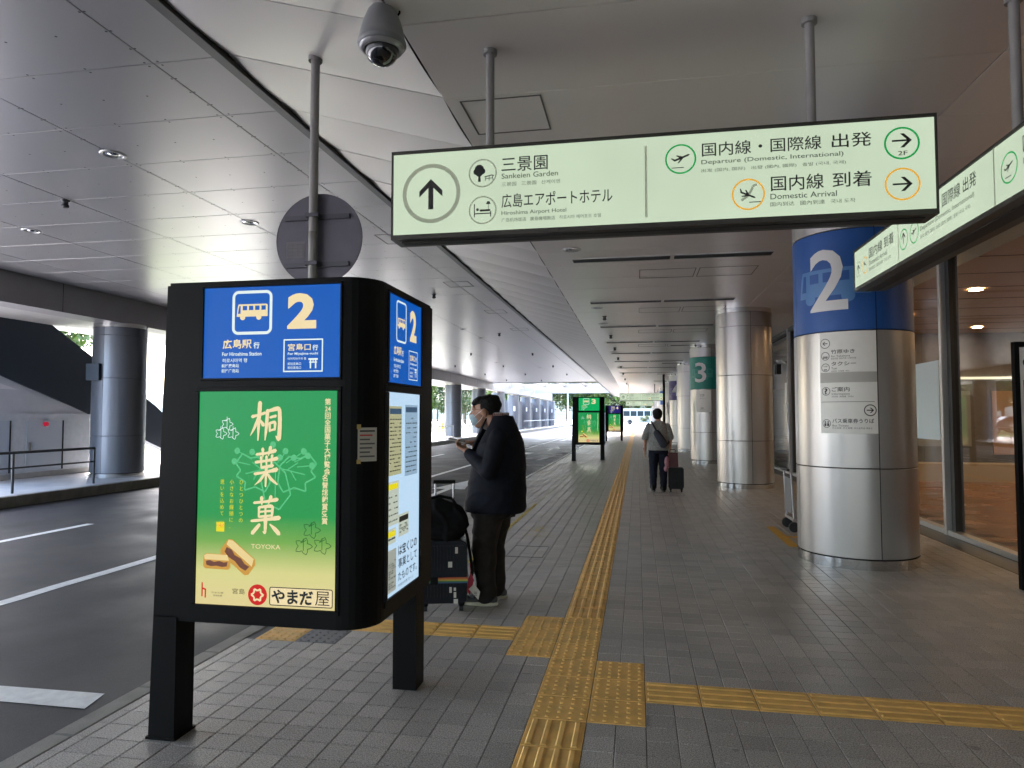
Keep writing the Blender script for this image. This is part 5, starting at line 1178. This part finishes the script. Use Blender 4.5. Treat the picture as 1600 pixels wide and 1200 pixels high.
bm = bmesh.new(); capsule(bm, V((-.13, 0, .15)), (.13, .13, .15), V((.12, 0, .13)), (.115, .12, .135), 3); ell(bm, V((0, 0, .22)), (.15, .1, .1)); ell(bm, V((.0, -.02, .06)), (.21, .13, .08))
bb = sculpt('bag_body', bm, bag_m, .011, t, 2, .012, (6, 6, 7), ridge=.014)
mb = MB(); mb.path([(-.12, -.11, .16), (-.08, -.05, .33), (.0, .0, .345), (.1, .03, .32), (.17, .03, .2)], .012, bag_m); mb.path([(.19, .02, .14), (.225, .01, .02), (.25, -.01, -.12), (.27, -.01, -.26), (.25, .0, -.38), (.215, .02, -.42)], .012, bag_m); mb.build('strap', t)
mb = MB(); P = [(.262, -.02, -.30), (.30, -.03, -.37), (.275, -.03, -.48), (.24, -.02, -.42)]; rd = mat('tag red', (.5, .01, .05), .5)
mb.add([(.235, -.03, -.32), (.26, -.03, -.27), (.285, -.03, -.33), (.25, -.03, -.45), (.225, -.03, -.42)], [(0, 4, 3, 2, 1)], rd); mb.add([(.24, -.034, -.40), (.285, -.034, -.36), (.335, -.04, -.42), (.32, -.04, -.485)], [(0, 3, 2, 1)], tag_w)
mb.tube((.25, -.02, -.2), (.255, -.03, -.3), .003, rd, n=5); tg = mb.build('luggage_tag', t)
for i in range(3):
    mb = MB(); mb.box(.285, .31, -.043, -.0415, -.425 - .012 * i, -.421 - .012 * i, ink); mb.build('tag_print', tg)
s2_, _ = suitcase((.775, 14.62, 0), R(-4), .31, .22, .44, 'plain black suitcase rolling beside the walking man', mat('suitcase black', (.006, .006, .007), .5, spec=.2), True, .0)
t = empty('carry_bag', (.68, 14.56, .515), 'dark red shopping bag riding on the black suitcase', 'bag')
mb = MB(); mb.prism([(-.08, 0), (.14, 0), (.13, .30), (-.06, .30)], -.06, .07, mat('bag dark red', (.07, .015, .02), .55), 'y'); mb.build('bag_body', t)
bm = bmesh.new(); ell(bm, V((-.09, -.09, .1)), (.05, .03, .13)); ell(bm, V((-.11, -.09, -.02)), (.045, .03, .07)); sculpt('plastic_bag', bm, mat('pink plastic', (.3, .12, .15), .35), .01, t, 1, .01, (14, 14, 14))
mb = MB(); mb.path([(-.03, 0, .3), (-.03, 0, .36), (.08, 0, .36), (.08, 0, .3)], .008, blackm); mb.build('handle', t)
# ------------------------------------------------------------------ outside
bright = mat('car park concrete', (.3, .29, .28), .8, var=.06, scale=.3)  # pale car park concrete, one even tone with slight mottle
tag(sheet('car_park', -150, 150, 135, 175, -.12, bright), kind='structure')
tag(sheet('lawn', -150, 150, 119, 128, .0, mat('lawn', (.10, .14, .035), .9, var=.3, scale=.5)), kind='structure')
tag(sheet('verge', -45, -17.5, 24, 119, .09, mat('lawn', (0,) * 3)), kind='structure')
leafm = [mat('leaf bright', (.075, .12, .018), .6, var=.35, scale=.8), mat('leaf mid', (.045, .08, .014), .6, var=.35, scale=.8), mat('leaf dark', (.025, .05, .014), .6, var=.35, scale=.8)]
bark = mat('bark', (.09, .07, .05), .9, var=.3)
def tree_mesh(seed, h, rad, nl, lf):
    rr = random.Random(seed); tr = MB(); tr.tube((0, 0, 0), (rr.uniform(-.1, .1), 0, h * .45), .03 * h, bark, .018 * h, n=9)
    cl = [(rr.uniform(-1, 1) * rad * .7, rr.uniform(-1, 1) * rad * .7, h * rr.uniform(.38, .95), rad * rr.uniform(.25, .5)) for _ in range(16)]
    for c in cl[:9]: tr.tube((0, 0, h * rr.uniform(.25, .45)), c[:3], .011 * h, bark, .004 * h, n=6)
    cr = MB()
    for c in cl:
        mk = lf[rr.randrange(len(lf))]
        for _ in range(nl // 16):
            d = V((rr.gauss(0, 1), rr.gauss(0, 1), rr.gauss(0, .8))).normalized() * c[3] * rr.uniform(.5, 1.1); p = V(c[:3]) + d; s = rr.uniform(.09, .24) * h / 6
            a = V((rr.gauss(0, 1), rr.gauss(0, 1), rr.gauss(0, 1))).normalized(); b = a.orthogonal().normalized()
            cr.add([p - a * s, p + b * s * .6, p + a * s, p - b * s * .6], [(0, 1, 2, 3)], mk)
    return tr.mesh('trunk'), cr.mesh('crown')
TM = [tree_mesh(i, 7, 2.9, 2600, [leafm[a], leafm[b]]) for i, (a, b) in enumerate(((0, 1), (1, 2), (0, 0), (2, 1)))]
def tree(k, x, y, s, lb, grp, z=.05):
    t = empty('tree', (x, y, z), lb, 'tree', grp, rz=k * 1.7); t.scale = (s, s, s)
    link('trunk', TM[k % 4][0], t); link('crown', TM[k % 4][1], t)
rr = random.Random(11); n = 0
for y in range(14, 150, 7):
    n += 1; tree(n, -27 - rr.uniform(0, 9) - (8 if y < 34 else 0), y + rr.uniform(-2, 2), rr.uniform(.9, 1.3), f'leafy green tree beyond the columns across the road, {ordinal(n-1)} from the near end', 'trees beyond the left columns')
n = 0
for i in range(22):
    x = -62 + i * 4.3; n += 1
    if -1 < x < 22: continue
    tree(n + 1, x, 182 + rr.uniform(-4, 6), rr.uniform(1.3, 1.9), f'leafy tree behind the far car park, {ordinal(n-1)} from the left', 'trees behind the far car park')
for i, x in enumerate((-2, 3, 8, 13)): tree(i + 2, x, 190, 1.1, f'round tree behind the parked bus, {ordinal(i)} from the left', 'trees behind the bus')
# hills
mb = MB(); vs = []; fs = []; nx, ny = 70, 14
for j in range(ny):
    for i in range(nx):
        x = -420 + 900 * i / (nx - 1); y = 330 + 26 * j; e = abs(math.sin(math.pi * j / (ny - 1))) ** .7
        vs.append((x, y, -2 + e * (17 + 22 * noise.noise(V((x * .008, 1.3, .5))) + 6 * noise.noise(V((x * .05, y * .05, 2)))) + e * 2 * noise.noise(V((x * .3, y * .3, 1)))))
for j in range(ny - 1):
    for i in range(nx - 1): fs.append((j * nx + i, j * nx + i + 1, (j + 1) * nx + i + 1, (j + 1) * nx + i))
mb.add(vs, fs, mat('wooded hill', (.045, .075, .07), .95, var=.4, scale=.15), True); tag(mb.build('hill'), kind='structure')  # bluish tint in the colour stands in for distance haze
# bus
t = empty('parked_bus', (-3.0, 128.5, .0), 'white parked bus with blue windows at the far end of the path', 'bus')
wb = mat('bus white', (.55, .56, .58), .3); bgw = mat('bus glass', (.02, .035, .045), .15)
mb = MB(); mb.prism([(0, .35), (8.8, .35), (9, 1.2), (8.8, 2.75), (8.5, 2.95), (.2, 2.95), (0, 2.7)], 0, 2.4, wb, 'y'); mb.build('body', t)
for i in range(6): mb = MB(); mb.box(.5 + 1.25 * i, 1.6 + 1.25 * i, -.02, .0, 1.55, 2.5, bgw); mb.build('window', t)
mb = MB(); mb.box(8.0, 8.7, -.02, 0, 1.2, 2.5, bgw); mb.build('windscreen', t)
for x in (1.6, 7.0): mb = MB(); mb.tube((x, -.03, .45), (x, .3, .45), .45, wh, n=20); mb.build('wheel', t)
t = empty('vending_machine', (-5.4, 126.5, 0), 'red and yellow machine left of the parked bus', 'machine')
for i, c in enumerate(((.6, .3, .03), (.55, .03, .03))):
    mb = MB(); mb.box(.95 * i, .95 * i + .9, 0, .8, 0, 2.2, mat(f'machine {i}', c, .5)); mb.build('cabinet', t); mb = MB(); mb.box(.95 * i + .1, .95 * i + .8, -.02, 0, 1.0, 2.0, bgw); mb.build('front_window', t)
t = empty('shrub', (1.2, 118, 0), 'small dark shrub at the far end of the path', 'shrub'); link('foliage', TM[3][1], t); t.scale = (.28, .28, .22)
# cars, cones, lamp posts beyond the left columns
def car(x, y, c, lb, rz=0):
    t = empty('parked_car', (x, y, .1), lb, 'car', 'cars parked beyond the left columns', rz); cm = mat('car ' + lb[:14], c, .3, coat=.5)
    mb = MB(); mb.prism([(0, .3), (4.1, .3), (4.15, .75), (3.2, .95), (2.5, 1.42), (.9, 1.45), (.2, 1.0), (0, .9)], 0, 1.65, cm, 'y'); mb.build('body', t)
    mb = MB(); mb.prism([(.45, .98), (3.0, .98), (2.4, 1.36), (.95, 1.38)], -.012, 1.662, bgw, 'y'); mb.build('window', t)
    for wx in (.75, 3.3):
        for wy in (-.02, 1.5): mb = MB(); mb.tube((wx, wy, .31), (wx, wy + .17, .31), .31, wh, n=18); mb.tube((wx, wy - .005, .31), (wx, wy + .175, .31), .18, alu, n=14); mb.build('wheel', t)
for i, (x, y, c, nm) in enumerate([(-24, 44, (.7, .7, .7), 'white'), (-24, 48, (.3, .32, .35), 'silver'), (-25, 52, (.05, .07, .12), 'dark blue'), (-24, 57, (.65, .65, .65), 'pale'), (-24, 62, (.1, .1, .1), 'black'), (-25, 67, (.4, .05, .05), 'red')]):
    car(x, y, c, f'{nm} car parked beyond the columns across the road', R(10))
def cone(x, y, lb):
    t = empty('traffic_cone', (x, y, .08), lb, 'traffic cone', 'red cones beyond the columns'); cr_ = mat('cone red', (.75, .05, .02), .45)
    mb = MB(); mb.box(-.19, .19, -.19, .19, 0, .03, cr_); mb.build('base', t); mb = MB(); mb.tube((0, 0, .03), (0, 0, .7), .13, cr_, .03, n=16); mb.build('body', t); mb = MB(); mb.tube((0, 0, .38), (0, 0, .5), .09, white_w, .072, n=16); mb.build('band', t)
cone(-14.6, 42.0, 'red traffic cone beyond the road just right of the black kiosk'); cone(-15.5, 56, 'red traffic cone seen between two columns left of the man face'); cone(-15.5, 58, 'farther red traffic cone left of the man face')
mb = MB(); mb.box(0, 1.6, 0, .06, .35, .5, mat('barrier yellow', (.75, .5, .03), .5)); mb.box(.1, .16, 0, .06, 0, .9, mat('cone red', (0,) * 3)); mb.box(1.4, 1.46, 0, .06, 0, .9, mat('cone red', (0,) * 3)); mb.box(0, 1.6, 0, .06, .7, .85, mat('barrier yellow', (0,) * 3))
tag(mb.build('barrier', None, (-17.5, 60, .08)), 'yellow and red barrier beyond the columns', 'barrier')
for i, (x, y, h) in enumerate([(-20, 46, 6), (-22, 66, 7), (-26, 84, 8), (-12.5, 125, 9), (-30, 30, 7)]):
    t = empty('lamp_post', (x, y, .05), f'slim white lamp post outside, {ordinal(i)} of those beyond the columns' if i != 3 else 'tall slim white post past the end of the road', 'lamp post', 'white posts outside')
    mb = MB(); mb.tube((0, 0, 0), (0, 0, h), .14, white_w, .1, n=12); mb.build('pole', t); mb = MB(); mb.tube((0, 0, h), (1.2, 0, h + .2), .05, white_w, n=8); mb.box(1.0, 1.6, -.12, .12, h + .15, h + .24, white_w); mb.build('lamp_head', t)
mb = MB()
for i in range(60): mb.box(-48 + i * 1.5, -47.96 + i * 1.5, 118.4, 118.44, 0, 1.0, rail_s)
mb.box(-48, 40, 118.4, 118.44, .95, 1.0, rail_s); mb.box(-48, 40, 118.4, 118.44, .45, .48, rail_s); fe = mb.build('fence'); tag(fe, 'low grey wire fence across the far lawn', 'fence')
# slim dark pillar right of the walking man's head
mb = MB(); mb.tube((0, 0, 0), (0, 0, CZ), .07, blackm, n=16); mb.lathe([(.12, 0), (.12, .03), (.07, .04)], (0, 0, 0), blackm, 16); tag(mb.build('pillar', None, (1.5, 40, 0)), 'slim black post rising behind the walking man head', 'post')
